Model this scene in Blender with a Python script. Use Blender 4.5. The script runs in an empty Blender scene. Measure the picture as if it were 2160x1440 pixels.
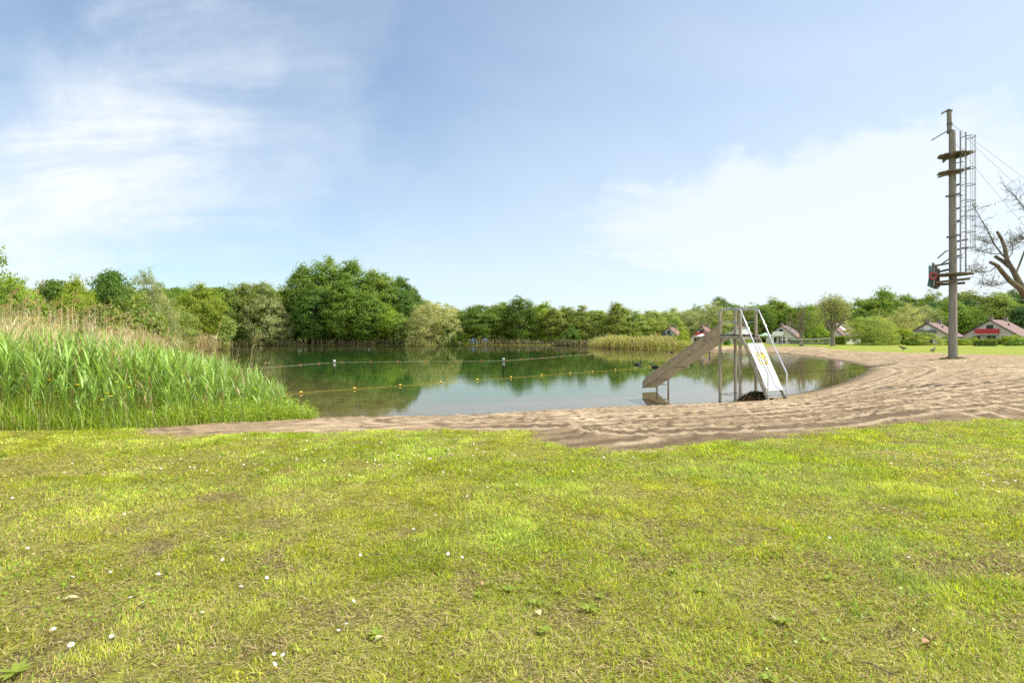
import bpy, math, random
import numpy as np
from mathutils import Vector, Matrix

R = math.radians
rng = np.random.default_rng(7)
random.seed(7)
scene = bpy.context.scene
COL = scene.collection
F, HZ, CX, CAMZ = 1200.0, 709.0, 1080.0, 1.5
WATER = -0.6

# ------------------------------------------------------------------ survey helpers (photo measurement -> place)
def on_z(px, py, z):
    d = (CAMZ - z) * F / (py - HZ)
    return np.array([(px - CX) / F * d, d, z])
def at_d(px, py, d):
    return np.array([(px - CX) / F * d, d, CAMZ + (HZ - py) * d / F])

# ------------------------------------------------------------------ object helpers
def tag(o, label=None, cat=None, group=None, kind=None):
    if label: o['label'] = label
    if cat: o['category'] = cat
    if group: o['group'] = group
    if kind: o['kind'] = kind
    return o
def thing(name, label, cat, loc=(0, 0, 0), rz=0.0, group=None):
    o = bpy.data.objects.new(name, None); COL.objects.link(o)
    o.empty_display_size = .2
    o.location = loc; o.rotation_euler = (0, 0, rz)
    return tag(o, label, cat, group)
def link(name, me, mat=None, parent=None):
    o = bpy.data.objects.new(name, me); COL.objects.link(o)
    if mat is not None and not me.materials: me.materials.append(mat)
    if parent is not None: o.parent = parent
    return o
def children(o): return [c for c in bpy.data.objects if c.parent == o]
_kids = {}
def copy_tree(o, kids, parent=None):
    c = o.copy(); COL.objects.link(c); c.parent = parent
    for k in kids: copy_tree(k[0], k[1], c)
    return c
def kid_tree(o): return [(c, kid_tree(c)) for c in o.children]

def fast_mesh(name, V, quads=None, tris=None, col=None, tone=None, smooth=False):
    V = np.asarray(V, np.float32).reshape(-1, 3)
    me = bpy.data.meshes.new(name)
    me.vertices.add(len(V)); me.vertices.foreach_set('co', V.ravel())
    nq = 0 if quads is None else len(quads); nt = 0 if tris is None else len(tris)
    idx, starts, off = [], [], 0
    if nq:
        q = np.asarray(quads, np.int32); idx.append(q.ravel()); starts.append(np.arange(nq, dtype=np.int32) * 4); off = nq * 4
    if nt:
        t = np.asarray(tris, np.int32); idx.append(t.ravel()); starts.append(off + np.arange(nt, dtype=np.int32) * 3)
    idx = np.concatenate(idx); starts = np.concatenate(starts)
    me.loops.add(len(idx)); me.loops.foreach_set('vertex_index', idx)
    me.polygons.add(nq + nt); me.polygons.foreach_set('loop_start', starts)
    if smooth: me.polygons.foreach_set('use_smooth', np.ones(nq + nt, bool))
    if col is not None:
        a = me.color_attributes.new('col', 'FLOAT_COLOR', 'POINT')
        c = np.ones((len(V), 4), np.float32); c[:, :3] = col
        a.data.foreach_set('color', c.ravel())
    if tone is not None:
        a = me.attributes.new('tone', 'FLOAT', 'POINT')
        a.data.foreach_set('value', np.asarray(tone, np.float32).ravel())
    me.update(calc_edges=True)
    return me

class MB:
    """collects shapes of one part; build() links them as one mesh"""
    def __init__(s): s.v = []; s.f = []; s.sm = []
    def add(s, vs, fs, smooth=False):
        o = len(s.v); s.v += [tuple(map(float, v)) for v in vs]; s.f += [tuple(i + o for i in f) for f in fs]; s.sm += [smooth] * len(fs)
    def box(s, c, size, M=None, bevel=0.0):
        x, y, z = (k / 2 for k in size); c = Vector(c)
        if bevel > 0:
            b = min(bevel, x * .9, y * .9, z * .9); vs = []
            for sx in (-1, 1):
                for sy in (-1, 1):
                    for sz in (-1, 1):
                        vs += [(sx * (x - b), sy * (y - b), sz * z), (sx * x, sy * (y - b), sz * (z - b)), (sx * (x - b), sy * y, sz * (z - b))]
            import bmesh
            bm = bmesh.new(); bv = [bm.verts.new(v) for v in vs]
            bmesh.ops.convex_hull(bm, input=bv); bm.verts.index_update()
            vv = [v.co.copy() for v in bm.verts]; ff = [[v.index for v in f.verts] for f in bm.faces]; bm.free()
        else:
            vv = [Vector((sx * x, sy * y, sz * z)) for sx in (-1, 1) for sy in (-1, 1) for sz in (-1, 1)]
            ff = [(0, 1, 3, 2), (4, 6, 7, 5), (0, 4, 5, 1), (2, 3, 7, 6), (0, 2, 6, 4), (1, 5, 7, 3)]
        if M is not None: vv = [M @ v for v in vv]
        s.add([v + c for v in vv], ff)
    def beam(s, a, b, w, h, up=(0, 0, 1), bevel=0.0):
        a, b = Vector(a), Vector(b); d = (b - a); L = d.length; d.normalize()
        up = Vector(up); x = d.cross(up)
        if x.length < 1e-4: x = d.cross(Vector((1, 0, 0)))
        x.normalize(); z = x.cross(d)
        M = Matrix((x, d, z)).transposed()
        s.box((a + b) / 2, (w, L, h), M, bevel)
    def tube(s, pts, rad, n=10, cap=True, smooth=True):
        pts = [Vector(p) for p in pts]
        if not hasattr(rad, '__len__'): rad = [rad] * len(pts)
        prev = None; rings = []
        for i, p in enumerate(pts):
            t = (pts[min(i + 1, len(pts) - 1)] - pts[max(i - 1, 0)]).normalized()
            if prev is None:
                x = t.cross(Vector((0, 0, 1)))
                if x.length < 1e-3: x = Vector((1, 0, 0))
            else:
                x = prev - t * prev.dot(t)
            x.normalize(); prev = x; y = t.cross(x)
            rings.append([p + (x * math.cos(2 * math.pi * k / n) + y * math.sin(2 * math.pi * k / n)) * rad[i] for k in range(n)])
        vs = [v for r in rings for v in r]; fs = []
        for i in range(len(rings) - 1):
            for k in range(n):
                fs.append((i * n + k, i * n + (k + 1) % n, (i + 1) * n + (k + 1) % n, (i + 1) * n + k))
        s.add(vs, fs, smooth)
        if cap:
            s.add(rings[0], [tuple(range(n))[::-1]]); s.add(rings[-1], [tuple(range(n))])
    def prism(s, poly, a, b):
        """poly: list of 3d points, extruded by vector (b-a)"""
        d = Vector(b) - Vector(a); n = len(poly); P = [Vector(p) for p in poly]
        vs = P + [p + d for p in P]
        fs = [tuple(range(n))[::-1], tuple(range(n, 2 * n))] + [(i, (i + 1) % n, n + (i + 1) % n, n + i) for i in range(n)]
        s.add(vs, fs)
    def build(s, name, mat, parent=None):
        me = bpy.data.meshes.new(name); me.from_pydata(s.v, [], s.f)
        me.polygons.foreach_set('use_smooth', s.sm); me.update()
        me.validate()
        return link(name, me, mat, parent)

# ------------------------------------------------------------------ noise (numpy value noise)
def _hash(ix, iy, seed):
    h = (ix.astype(np.int64) * 374761393 + iy.astype(np.int64) * 668265263 + seed * 1442695041) & 0x7fffffff
    h = (h ^ (h >> 13)) * 1274126177 & 0x7fffffff
    return ((h ^ (h >> 16)) & 0xffff) / 65535.0
def vnoise(x, y, seed=0):
    ix, iy = np.floor(x), np.floor(y); fx, fy = x - ix, y - iy
    u, v = fx * fx * (3 - 2 * fx), fy * fy * (3 - 2 * fy)
    a, b = _hash(ix, iy, seed), _hash(ix + 1, iy, seed); c, d = _hash(ix, iy + 1, seed), _hash(ix + 1, iy + 1, seed)
    return (a * (1 - u) + b * u) * (1 - v) + (c * (1 - u) + d * u) * v
def fbm(x, y, seed=0, oct=4):
    t, a, n = 0, 1, 0
    for k in range(oct):
        t = t + a * vnoise(x * 2 ** k, y * 2 ** k, seed + k * 17); n += a; a *= .5
    return t / n
def sstep(a, b, x):
    t = np.clip((x - a) / (b - a), 0, 1); return t * t * (3 - 2 * t)
def poly_sd(poly, x, y):
    """signed distance, positive inside"""
    P = np.asarray(poly, float); d = np.full(x.shape, 1e18); ins = np.zeros(x.shape, bool)
    for i in range(len(P)):
        ax, ay = P[i]; bx, by = P[(i + 1) % len(P)]; ex, ey = bx - ax, by - ay
        t = np.clip(((x - ax) * ex + (y - ay) * ey) / (ex * ex + ey * ey + 1e-12), 0, 1)
        d = np.minimum(d, (x - ax - t * ex) ** 2 + (y - ay - t * ey) ** 2)
        c = (ay > y) != (by > y)
        ins ^= c & (x < ex * (y - ay) / (ey if abs(ey) > 1e-12 else 1e-12) + ax)
    return np.where(ins, 1, -1) * np.sqrt(d)

# ------------------------------------------------------------------ plan of the place
_w = lambda px, py: tuple(on_z(px, py, WATER)[:2])
LAKE = [_w(*p) for p in [(650, 885), (700, 882), (800, 880), (930, 878), (1000, 876), (1100, 869), (1200, 864), (1300, 860), (1400, 856), (1510, 851), (1560, 846.5),
        (1640, 836), (1690, 829), (1740, 819), (1790, 804), (1820, 790), (1836, 779), (1820, 770.5), (1790, 763.5), (1750, 757), (1700, 750), (1650, 745.5), (1600, 742.5), (1500, 738), (1440, 736), (1360, 735.5), (1290, 734), (1262, 731.5)]]
LAKE += [(19, 126), (10, 130), (-10, 130), (-30, 130), (-50, 128), (-62, 126), (-64, 118), (-56, 108), (-51, 100), (-48, 90), (-43, 72), (-34, 52), (-22, 33), (-13, 22), (-8, 16.5)]
_s = lambda px, py, z=-.1: tuple(on_z(px, py, z)[:2])
SAND = [_s(*p) for p in [(262, 921), (330, 925.5), (430, 925.5), (600, 921), (800, 917), (950, 914), (1090, 914), (1150, 941), (1220, 959), (1340, 964), (1440, 957), (1510, 948), (1620, 945), (1700, 933), (1850, 909), (2000, 898), (2160, 894)]]
SAND += [(30, 12.5), (48, 20), (56, 40)] + [_s(*p, -.02) for p in [(2190, 752), (2040, 748), (1920, 744), (1820, 739.5), (1770, 736), (1745, 734)]]
SAND += [_s(*p, -.1) for p in [(1742, 731), (1600, 730.5), (1500, 730), (1430, 730.5)]]
SAND += [(22, 86), (19, 70), (20, 56), (19, 42), (14, 33), (9, 27), (2, 22), (-4, 19.5), (-7.0, 17), (-6.2, 14), (-6.0, 11.6), (-6.5, 10.4)]

def land(x, y, micro=True):
    sd = -poly_sd(LAKE, x, y)                       # >0 on land
    t = np.maximum(sd, 0) / 5.2; up = -.6 + .6 * t / (1 + t ** 5) ** .2
    far = sstep(55, 120, np.hypot(x, y)) * .28
    up = up - far * sstep(0, 8, sd)
    dn = -.6 - .05 * np.minimum(np.maximum(-sd, 0), 14) - .12 * sstep(0, 1.6, -sd) - 1.6 * sstep(8, 30, -sd)
    z = np.where(sd > 0, up, dn)
    if micro: z = z + (fbm(x * .7, y * .7, 3, 4) - .5) * .07 * sstep(1, 4, sd)
    return z, sd
def zland(x, y):
    z, _ = land(np.array([float(x)]), np.array([float(y)])); return float(z[0])

# ------------------------------------------------------------------ materials
def mat(name):
    m = bpy.data.materials.new(name); m.use_nodes = True; nt = m.node_tree
    for n in list(nt.nodes):
        if n.type != 'OUTPUT_MATERIAL': nt.nodes.remove(n)
    return m, nt, nt.nodes['Material Output']
def N(nt, t, **kw):
    n = nt.nodes.new(t)
    for k, v in kw.items():
        if k.startswith('i_'):
            key = k[2:]; key = int(key) if key.isdigit() else key.replace('_', ' ')
            n.inputs[key].default_value = v
        else: setattr(n, k, v)
    return n
def mix_rgb(nt, fac, a, b, mode='MIX'):
    n = nt.nodes.new('ShaderNodeMix'); n.data_type = 'RGBA'; n.blend_type = mode
    for s, v in ((0, fac), (6, a), (7, b)):
        if hasattr(v, 'links') or isinstance(v, bpy.types.NodeSocket): nt.links.new(v, n.inputs[s])
        elif s == 0: n.inputs[0].default_value = v
        else: n.inputs[s].default_value = (*v, 1) if len(v) == 3 else v
    return n.outputs[2]
def math_n(nt, op, a, b=None, clamp=False):
    n = nt.nodes.new('ShaderNodeMath'); n.operation = op; n.use_clamp = clamp
    for i, v in enumerate((a, b)):
        if v is None: continue
        if isinstance(v, bpy.types.NodeSocket): nt.links.new(v, n.inputs[i])
        else: n.inputs[i].default_value = v
    return n.outputs[0]
def mrange(nt, v, a, b, c=0, d=1, smooth=True):
    n = nt.nodes.new('ShaderNodeMapRange'); n.interpolation_type = 'SMOOTHSTEP' if smooth else 'LINEAR'
    nt.links.new(v, n.inputs[0])
    for i, k in enumerate((a, b, c, d)): n.inputs[i + 1].default_value = k
    return n.outputs[0]
def noise(nt, scale, detail=4, rough=.55, vec=None, dist=0.0, out='Fac'):
    n = N(nt, 'ShaderNodeTexNoise'); n.inputs['Scale'].default_value = scale; n.inputs['Detail'].default_value = detail
    n.inputs['Roughness'].default_value = rough; n.inputs['Distortion'].default_value = dist
    if vec is not None: nt.links.new(vec, n.inputs['Vector'])
    return n.outputs[out]
def objvec(nt): return N(nt, 'ShaderNodeTexCoord').outputs['Object']
def bump(nt, h, strength=.5, dist=.02):
    b = N(nt, 'ShaderNodeBump'); b.inputs['Strength'].default_value = strength; b.inputs['Distance'].default_value = dist
    nt.links.new(h, b.inputs['Height']); return b.outputs[0]
def surf(name, c1, c2=None, rough=.6, metal=0.0, scale=6.0, spec=.4, bmp=.3, bdist=.01, stretch=None, c3=None):
    """weathered everyday surface: two or three tones mixed by noise, slight bump and gloss change"""
    m, nt, out = mat(name); p = N(nt, 'ShaderNodeBsdfPrincipled'); nt.links.new(p.outputs[0], out.inputs[0])
    v = objvec(nt)
    if stretch:
        mp = N(nt, 'ShaderNodeMapping'); mp.inputs['Scale'].default_value = stretch; nt.links.new(v, mp.inputs[0]); v = mp.outputs[0]
    n1 = noise(nt, scale, 6, .65, v); c2 = c2 or tuple(k * .6 for k in c1)
    c = mix_rgb(nt, mrange(nt, n1, .35, .68), c1, c2)
    if c3:
        n2 = noise(nt, scale * .35, 5, .7, v); c = mix_rgb(nt, mrange(nt, n2, .52, .7), c, c3)
    nt.links.new(c, p.inputs['Base Color'])
    p.inputs['Metallic'].default_value = metal; p.inputs['Specular IOR Level'].default_value = spec
    nt.links.new(mrange(nt, n1, .2, .8, max(rough - .12, .05), min(rough + .12, 1), False), p.inputs['Roughness'])
    if bmp: nt.links.new(bump(nt, noise(nt, scale * 4, 5, .6, v), bmp, bdist), p.inputs['Normal'])
    return m
def leafy(name, use_obj=True, trans=.35, gloss=.06, tonelo=.55, tonehi=1.5):
    """leaf surface: tint of the plant (object colour) times a tone of each leaf; some light passes through"""
    m, nt, out = mat(name)
    if use_obj:
        oi = N(nt, 'ShaderNodeObjectInfo'); a = N(nt, 'ShaderNodeAttribute', attribute_name='tone')
        k = mrange(nt, a.outputs['Fac'], 0, 1, tonelo, tonehi, False)
        h = mix_rgb(nt, a.outputs['Fac'], (.85, 1.0, .9), (1.2, 1.06, .75))
        c = mix_rgb(nt, 1.0, oi.outputs['Color'], h, 'MULTIPLY')
        vm = N(nt, 'ShaderNodeVectorMath', operation='SCALE'); nt.links.new(c, vm.inputs[0]); nt.links.new(k, vm.inputs['Scale']); c = vm.outputs[0]
    else:
        c = N(nt, 'ShaderNodeAttribute', attribute_name='col').outputs['Color']
    d = N(nt, 'ShaderNodeBsdfDiffuse'); nt.links.new(c, d.inputs[0])
    t = N(nt, 'ShaderNodeBsdfTranslucent'); tc = mix_rgb(nt, 1.0, c, (1.25, 1.15, .6), 'MULTIPLY'); nt.links.new(tc, t.inputs[0])
    mx = N(nt, 'ShaderNodeMixShader'); mx.inputs[0].default_value = trans
    nt.links.new(d.outputs[0], mx.inputs[1]); nt.links.new(t.outputs[0], mx.inputs[2])
    g = N(nt, 'ShaderNodeBsdfGlossy'); g.inputs['Roughness'].default_value = .45
    m2 = N(nt, 'ShaderNodeMixShader'); m2.inputs[0].default_value = gloss
    nt.links.new(mx.outputs[0], m2.inputs[1]); nt.links.new(g.outputs[0], m2.inputs[2])
    nt.links.new(m2.outputs[0], out.inputs[0])
    return m

M = {}
M['leaf'] = leafy('leaf_surface', True, .46, .012, .55, 1.4)
M['blade'] = leafy('blade_surface', False, .45, .03)
M['bark'] = surf('bark', (.16, .125, .09), (.07, .055, .042), .9, scale=3, bmp=.8, bdist=.05, stretch=(3, 3, .5), spec=.1)
M['bark_pale'] = surf('pale_bark', (.27, .23, .17), (.13, .11, .08), .9, scale=3, bmp=.8, bdist=.04, stretch=(3, 3, .6), c3=(.17, .19, .07), spec=.1)
M['pole_wood'] = surf('weathered_pole_wood', (.27, .25, .212), (.155, .14, .115), .85, scale=5, bmp=.7, bdist=.01, stretch=(6, 6, .35), c3=(.19, .18, .12), spec=.15)
M['plank'] = surf('grey_plank_wood', (.20, .178, .145), (.11, .095, .078), .85, scale=8, bmp=.6, stretch=(1, 6, 6), c3=(.15, .15, .09), spec=.15)
M['slide_steel'] = surf('stained_slide_steel', (.42, .32, .19), (.29, .215, .12), .5, 0.0, scale=5, bmp=.15, c3=(.22, .175, .11), spec=.4)
M['slide_under_lit'] = surf('lightened_slide_underside', (.78, .76, .72), (.66, .64, .59), .6, 0.0, scale=7, bmp=.15, spec=.4)  # base colour raised to stand in for light bounced up underneath
M['post_steel'] = surf('weathered_post_steel', (.34, .30, .225), (.25, .215, .15), .5, 0.0, scale=6, bmp=.15, stretch=(1, 1, .4), c3=(.2, .18, .14))
M['galv'] = surf('galvanised_steel', (.33, .34, .37), (.25, .26, .285), .5, 0.0, scale=12, bmp=.1)
M['rail_steel'] = surf('polished_rail_steel', (.62, .62, .62), (.5, .5, .51), .25, .9, scale=10, bmp=.05)
M['black_rubber'] = surf('black_rubber', (.02, .02, .02), (.035, .034, .03), .8, scale=20)
M['white_board'] = surf('white_laminate_board', (.63, .63, .61), (.58, .58, .555), .4, scale=2.5, bmp=.05)
M['rope_red'] = surf('faded_red_plastic', (.62, .10, .05), (.5, .09, .05), .5, scale=8)
M['rope_white'] = surf('wet_white_rope', (.72, .64, .56), (.6, .48, .4), .7, scale=20)
M['yellow'] = surf('yellow_plastic', (.85, .58, .10), (.75, .47, .06), .45, scale=8)
M['rope_yellow'] = surf('yellow_rope', (.62, .42, .06), (.5, .33, .06), .7, scale=20)
M['cable'] = surf('grey_wire', (.33, .34, .36), (.25, .26, .28), .5, .6, scale=30, bmp=0)
M['green_board'] = surf('faded_green_tarpaulin', (.05, .16, .145), (.035, .11, .10), .6, scale=5, c3=(.09, .19, .17))
M['red_ring'] = surf('red_padded_ring', (.36, .06, .05), (.27, .05, .045), .6, scale=10, c3=(.5, .2, .16))
M['wall_brick'] = None

# brick wall
def brick_mat(name, c1, c2, mortar, sc=1.0):
    m, nt, out = mat(name); p = N(nt, 'ShaderNodeBsdfPrincipled'); nt.links.new(p.outputs[0], out.inputs[0])
    v = objvec(nt); mp = N(nt, 'ShaderNodeMapping'); mp.inputs['Rotation'].default_value = (R(90), 0, 0); nt.links.new(v, mp.inputs[0])
    b = N(nt, 'ShaderNodeTexBrick'); nt.links.new(mp.outputs[0], b.inputs['Vector'])
    b.inputs['Color1'].default_value = (*c1, 1); b.inputs['Color2'].default_value = (*c2, 1); b.inputs['Mortar'].default_value = (*mortar, 1)
    b.inputs['Scale'].default_value = sc; b.inputs['Brick Width'].default_value = .5; b.inputs['Row Height'].default_value = .2; b.inputs['Mortar Size'].default_value = .02
    c = mix_rgb(nt, mrange(nt, noise(nt, .8, 5, .6, v), .35, .7), b.outputs[0], tuple(k * .8 for k in c1)); nt.links.new(c, p.inputs['Base Color'])
    p.inputs['Roughness'].default_value = .85; return m
M['wall_brick'] = brick_mat('grey_sand_brick', (.66, .61, .52), (.58, .53, .45), (.52, .49, .43), 2)
M['wall_red'] = brick_mat('red_brown_brick', (.25, .11, .07), (.20, .09, .06), (.2, .17, .14), 2)
# roof tiles with courses
def tile_mat(name, c1, c2):
    m, nt, out = mat(name); p = N(nt, 'ShaderNodeBsdfPrincipled'); nt.links.new(p.outputs[0], out.inputs[0])
    v = objvec(nt); w = N(nt, 'ShaderNodeTexWave', wave_type='BANDS', bands_direction='Z', wave_profile='SAW'); w.inputs['Scale'].default_value = 1.25; w.inputs['Distortion'].default_value = .4
    nt.links.new(v, w.inputs[0])
    c = mix_rgb(nt, mrange(nt, noise(nt, 2.5, 5, .6, v), .3, .7), c1, c2); c = mix_rgb(nt, mrange(nt, w.outputs['Fac'], 0, .3, .45, 0), c, tuple(k * .45 for k in c1))
    nt.links.new(c, p.inputs['Base Color']); p.inputs['Roughness'].default_value = .75
    nt.links.new(bump(nt, w.outputs['Fac'], .5, .04), p.inputs['Normal']); return m
M['roof_brown'] = tile_mat('brown_roof_tiles', (.20, .115, .09), (.155, .085, .07))
M['roof_red'] = tile_mat('red_roof_tiles', (.27, .135, .10), (.20, .11, .085))
M['roof_slate'] = tile_mat('grey_roof_sheet', (.42, .44, .47), (.36, .38, .42))
M['dark_trim'] = surf('dark_brown_trim', (.07, .04, .03), (.05, .03, .025), .6)
M['white_paint'] = surf('white_paint', (.78, .78, .76), (.7, .7, .67), .5)
M['red_paint'] = surf('red_paint', (.48, .035, .045), (.40, .03, .04), .5)
M['blue_paint'] = surf('dark_blue_paint', (.035, .055, .10), (.03, .045, .08), .5)
M['slate_paint'] = surf('slate_grey_paint', (.10, .11, .125), (.08, .09, .10), .6)
M['pale_paint'] = surf('pale_grey_paint', (.62, .64, .66), (.55, .57, .6), .5)
M['brick_chimney'] = surf('chimney_brick', (.26, .22, .18), (.17, .14, .12), .9, scale=5)
m, nt, out = mat('window_glass'); p = N(nt, 'ShaderNodeBsdfPrincipled'); nt.links.new(p.outputs[0], out.inputs[0])
nt.links.new(mix_rgb(nt, noise(nt, 1.5, 3, .5, objvec(nt)), (.02, .025, .03), (.05, .055, .06)), p.inputs['Base Color']); p.inputs['Roughness'].default_value = .06; M['glass'] = m
M['green_cloth'] = surf('pale_green_cloth', (.33, .45, .31), (.27, .38, .26), .8)
M['blue_cloth'] = surf('light_blue_cloth', (.10, .18, .36), (.13, .22, .40), .8)
M['feather'] = surf('black_feathers', (.018, .018, .02), (.03, .03, .034), .6, scale=20)
M['weed'] = leafy('weed_surface', False, .15, .12)

# ground: grass thatch with bare soil, lake bed under the water
m, nt, out = mat('lawn_ground'); p = N(nt, 'ShaderNodeBsdfPrincipled'); nt.links.new(p.outputs[0], out.inputs[0])
v = objvec(nt); a = N(nt, 'ShaderNodeAttribute', attribute_name='col'); sp = N(nt, 'ShaderNodeSeparateColor'); nt.links.new(a.outputs['Color'], sp.inputs[0])
g1 = mix_rgb(nt, mrange(nt, noise(nt, 9, 8, .7, v), .3, .7), (.26, .28, .045), (.37, .345, .09))
g1 = mix_rgb(nt, mrange(nt, noise(nt, .35, 5, .6, v), .4, .65), g1, (.26, .27, .045))
g1 = mix_rgb(nt, mrange(nt, noise(nt, 1.3, 6, .65, v), .54, .7, 0, .7), g1, (.36, .28, .13))
soil = mix_rgb(nt, mrange(nt, noise(nt, 30, 6, .7, v), .3, .7), (.12, .08, .05), (.24, .17, .105))
turf = mix_rgb(nt, mrange(nt, noise(nt, 2.0, 8, .7, v), .3, .7), (.25, .29, .04), (.31, .325, .065)); turf = mix_rgb(nt, mrange(nt, noise(nt, .15, 5, .6, v), .4, .65), turf, (.21, .26, .035))
g1 = mix_rgb(nt, sp.outputs[2], g1, turf)
c = mix_rgb(nt, sp.outputs[1], g1, soil)
bed = mix_rgb(nt, mrange(nt, noise(nt, .25, 5, .6, v), .35, .65), (.045, .150, .036), (.105, .175, .030))
shal = mix_rgb(nt, mrange(nt, noise(nt, 1.2, 6, .65, v), .35, .65), (.30, .235, .11), (.20, .165, .07)); bed = mix_rgb(nt, sp.outputs[2], shal, bed)
c = mix_rgb(nt, sp.outputs[0], c, bed)
nt.links.new(c, p.inputs['Base Color']); p.inputs['Roughness'].default_value = .95; p.inputs['Specular IOR Level'].default_value = .1
nt.links.new(bump(nt, noise(nt, 40, 6, .75, v), .8, .03), p.inputs['Normal'])
M['ground'] = m
# sand
m, nt, out = mat('beach_sand'); p = N(nt, 'ShaderNodeBsdfPrincipled'); nt.links.new(p.outputs[0], out.inputs[0])
v = objvec(nt); a = N(nt, 'ShaderNodeAttribute', attribute_name='col'); sp = N(nt, 'ShaderNodeSeparateColor'); nt.links.new(a.outputs['Color'], sp.inputs[0])
s1 = mix_rgb(nt, mrange(nt, noise(nt, 3.0, 8, .72, v), .32, .68), (.50, .366, .215), (.355, .255, .145))
s1 = mix_rgb(nt, mrange(nt, noise(nt, 22, 6, .7, v), .50, .68, 0, .85), s1, (.19, .13, .085))
s1 = mix_rgb(nt, mrange(nt, noise(nt, .5, 4, .6, v), .45, .68, 0, .55), s1, (.27, .195, .125))
s1 = mix_rgb(nt, sp.outputs[1], s1, (.17, .12, .07))        # humus at the lawn's edge; damp rut troughs, dark in place of shading
s1 = mix_rgb(nt, sp.outputs[2], s1, (.60, .465, .30))          # dry, fine drifts
s1 = mix_rgb(nt, sp.outputs[0], s1, (.165, .128, .072))          # soaked along the water
nt.links.new(s1, p.inputs['Base Color']); p.inputs['Roughness'].default_value = .95; p.inputs['Specular IOR Level'].default_value = .15
nt.links.new(bump(nt, math_n(nt, 'ADD', noise(nt, 13, 8, .8, v), noise(nt, 55, 5, .7, v)), 1.0, .022), p.inputs['Normal'])
M['sand'] = m
# water
m, nt, out = mat('lake_water'); v = objvec(nt)
mp = N(nt, 'ShaderNodeMapping'); mp.inputs['Scale'].default_value = (.55, 1.6, 1); nt.links.new(v, mp.inputs[0])
h1 = noise(nt, 2.2, 4, .55, mp.outputs[0]); calm = mrange(nt, noise(nt, .06, 3, .5, v), .35, .65, .25, 1.0)
h = math_n(nt, 'MULTIPLY', h1, calm)
b = bump(nt, h, 1.0, .0028)
fr = N(nt, 'ShaderNodeFresnel'); fr.inputs['IOR'].default_value = 1.45; nt.links.new(b, fr.inputs['Normal'])
tr = N(nt, 'ShaderNodeBsdfTransparent'); tr.inputs[0].default_value = (.92, .95, .86, 1)
gl = N(nt, 'ShaderNodeBsdfGlossy'); gl.inputs['Roughness'].default_value = .012; nt.links.new(b, gl.inputs['Normal'])
mx = N(nt, 'ShaderNodeMixShader'); nt.links.new(fr.outputs[0], mx.inputs[0]); nt.links.new(tr.outputs[0], mx.inputs[1]); nt.links.new(gl.outputs[0], mx.inputs[2])
nt.links.new(mx.outputs[0], out.inputs[0]); M['water'] = m

# ------------------------------------------------------------------ ground, beach, water
BARE = [(on_z(px, py, 0)[:2], r) for px, py, r in [(1925, 1187, .22), (2120, 1197, .2), (1965, 1215, .15), (610, 1318, .10), (1310, 1160, .2), (1340, 1175, .14), (1590, 1290, .12), (1690, 1290, .1),
        (330, 1150, .25), (560, 1105, .3), (545, 1180, .2), (235, 1195, .2), (1250, 1245, .15), (1180, 1270, .12), (470, 1050, .4), (1500, 1180, .2), (1700, 1170, .25), (2040, 1160, .15), (1380, 1100, .2), (980, 1370, .1), (1360, 1400, .12), (1550, 1010, .3), (1900, 1330, .1), (300, 1400, .1), (420, 1420, .1), (870, 1175, .15)]]
def bareness(x, y):
    b = np.zeros(x.shape)
    wx, wy = x + (fbm(x * 5, y * 5, 61) - .5) * .35, y + (fbm(x * 5, y * 5, 62) - .5) * .35
    for (c, r) in BARE:
        b = np.maximum(b, .85 * (1 - sstep(.1, 1.25, np.hypot(wx - c[0], (wy - c[1])) / (r * .75))) * (.35 + 1.0 * fbm(x * 9, y * 9, 63, 3)))
    n = sstep(.58, .70, fbm(x * 3.6, y * 3.6, 71, 5)) * sstep(.4, .6, fbm(x * .7, y * .7, 72, 3))
    return np.clip(b + .65 * n, 0, 1)
def graded(n, s, reach, c):
    k = math.asinh(reach / s); t = np.linspace(-1, 1, n); return c + s * np.sinh(k * t)
def grid_mesh(name, X, Y, Z, col, keep=None):
    ny, nx = X.shape; V = np.stack([X, Y, Z], -1).reshape(-1, 3)
    i = np.arange((ny - 1) * nx).reshape(ny - 1, nx)[:, :-1]
    q = np.stack([i, i + 1, i + nx + 1, i + nx], -1).reshape(-1, 4)
    c = col.reshape(-1, 3)
    if keep is not None:
        kk = keep.reshape(-1); q = q[kk[q].any(1)]
        used = np.unique(q); rm = np.zeros(len(V), np.int64); rm[used] = np.arange(len(used)); V = V[used]; q = rm[q]; c = c[used]
    return fast_mesh(name, V, q, col=c, smooth=True)
gx, gy = np.meshgrid(graded(500, 3.2, 3000, 0), graded(500, 3.2, 3000, 5))
gz, gsd = land(gx, gy)
ssd = poly_sd(SAND, gx, gy)
gz = gz - .12 * sstep(.5, 1.2, ssd)
gc = np.zeros(gx.shape + (3,)); gc[..., 0] = sstep(-.2, .5, -gsd); gc[..., 1] = np.where(np.hypot(gx, gy) < 30, bareness(gx, gy), 0); gc[..., 2] = np.where(gsd < 0, sstep(2.5, 15, -gsd), sstep(11, 14.5, gy))
tag(link('ground', grid_mesh('ground', gx, gy, gz, gc), M['ground']), 'rough mown green lawn with small bare brown patches beside the lake', 'lawn', kind='structure')

bx, by = np.meshgrid(graded(760, 7, 75, 5), graded(760, 5, 92, 11))
sd_b = poly_sd(SAND, bx, by)
keep = sd_b > -.6
bz, bsd = land(bx, by, True)
edge = sd_b + (fbm(bx * 2.5, by * 2.5, 5) - .5) * .7 + (fbm(bx * 8, by * 8, 6) - .5) * .8
dist = np.hypot(bx, by)
off = np.clip(edge * .06, -.1, .03 + .0006 * dist); off = np.where(off > 0, off * (.05 + .95 * sstep(0, 1.5, bsd)), off)
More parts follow.
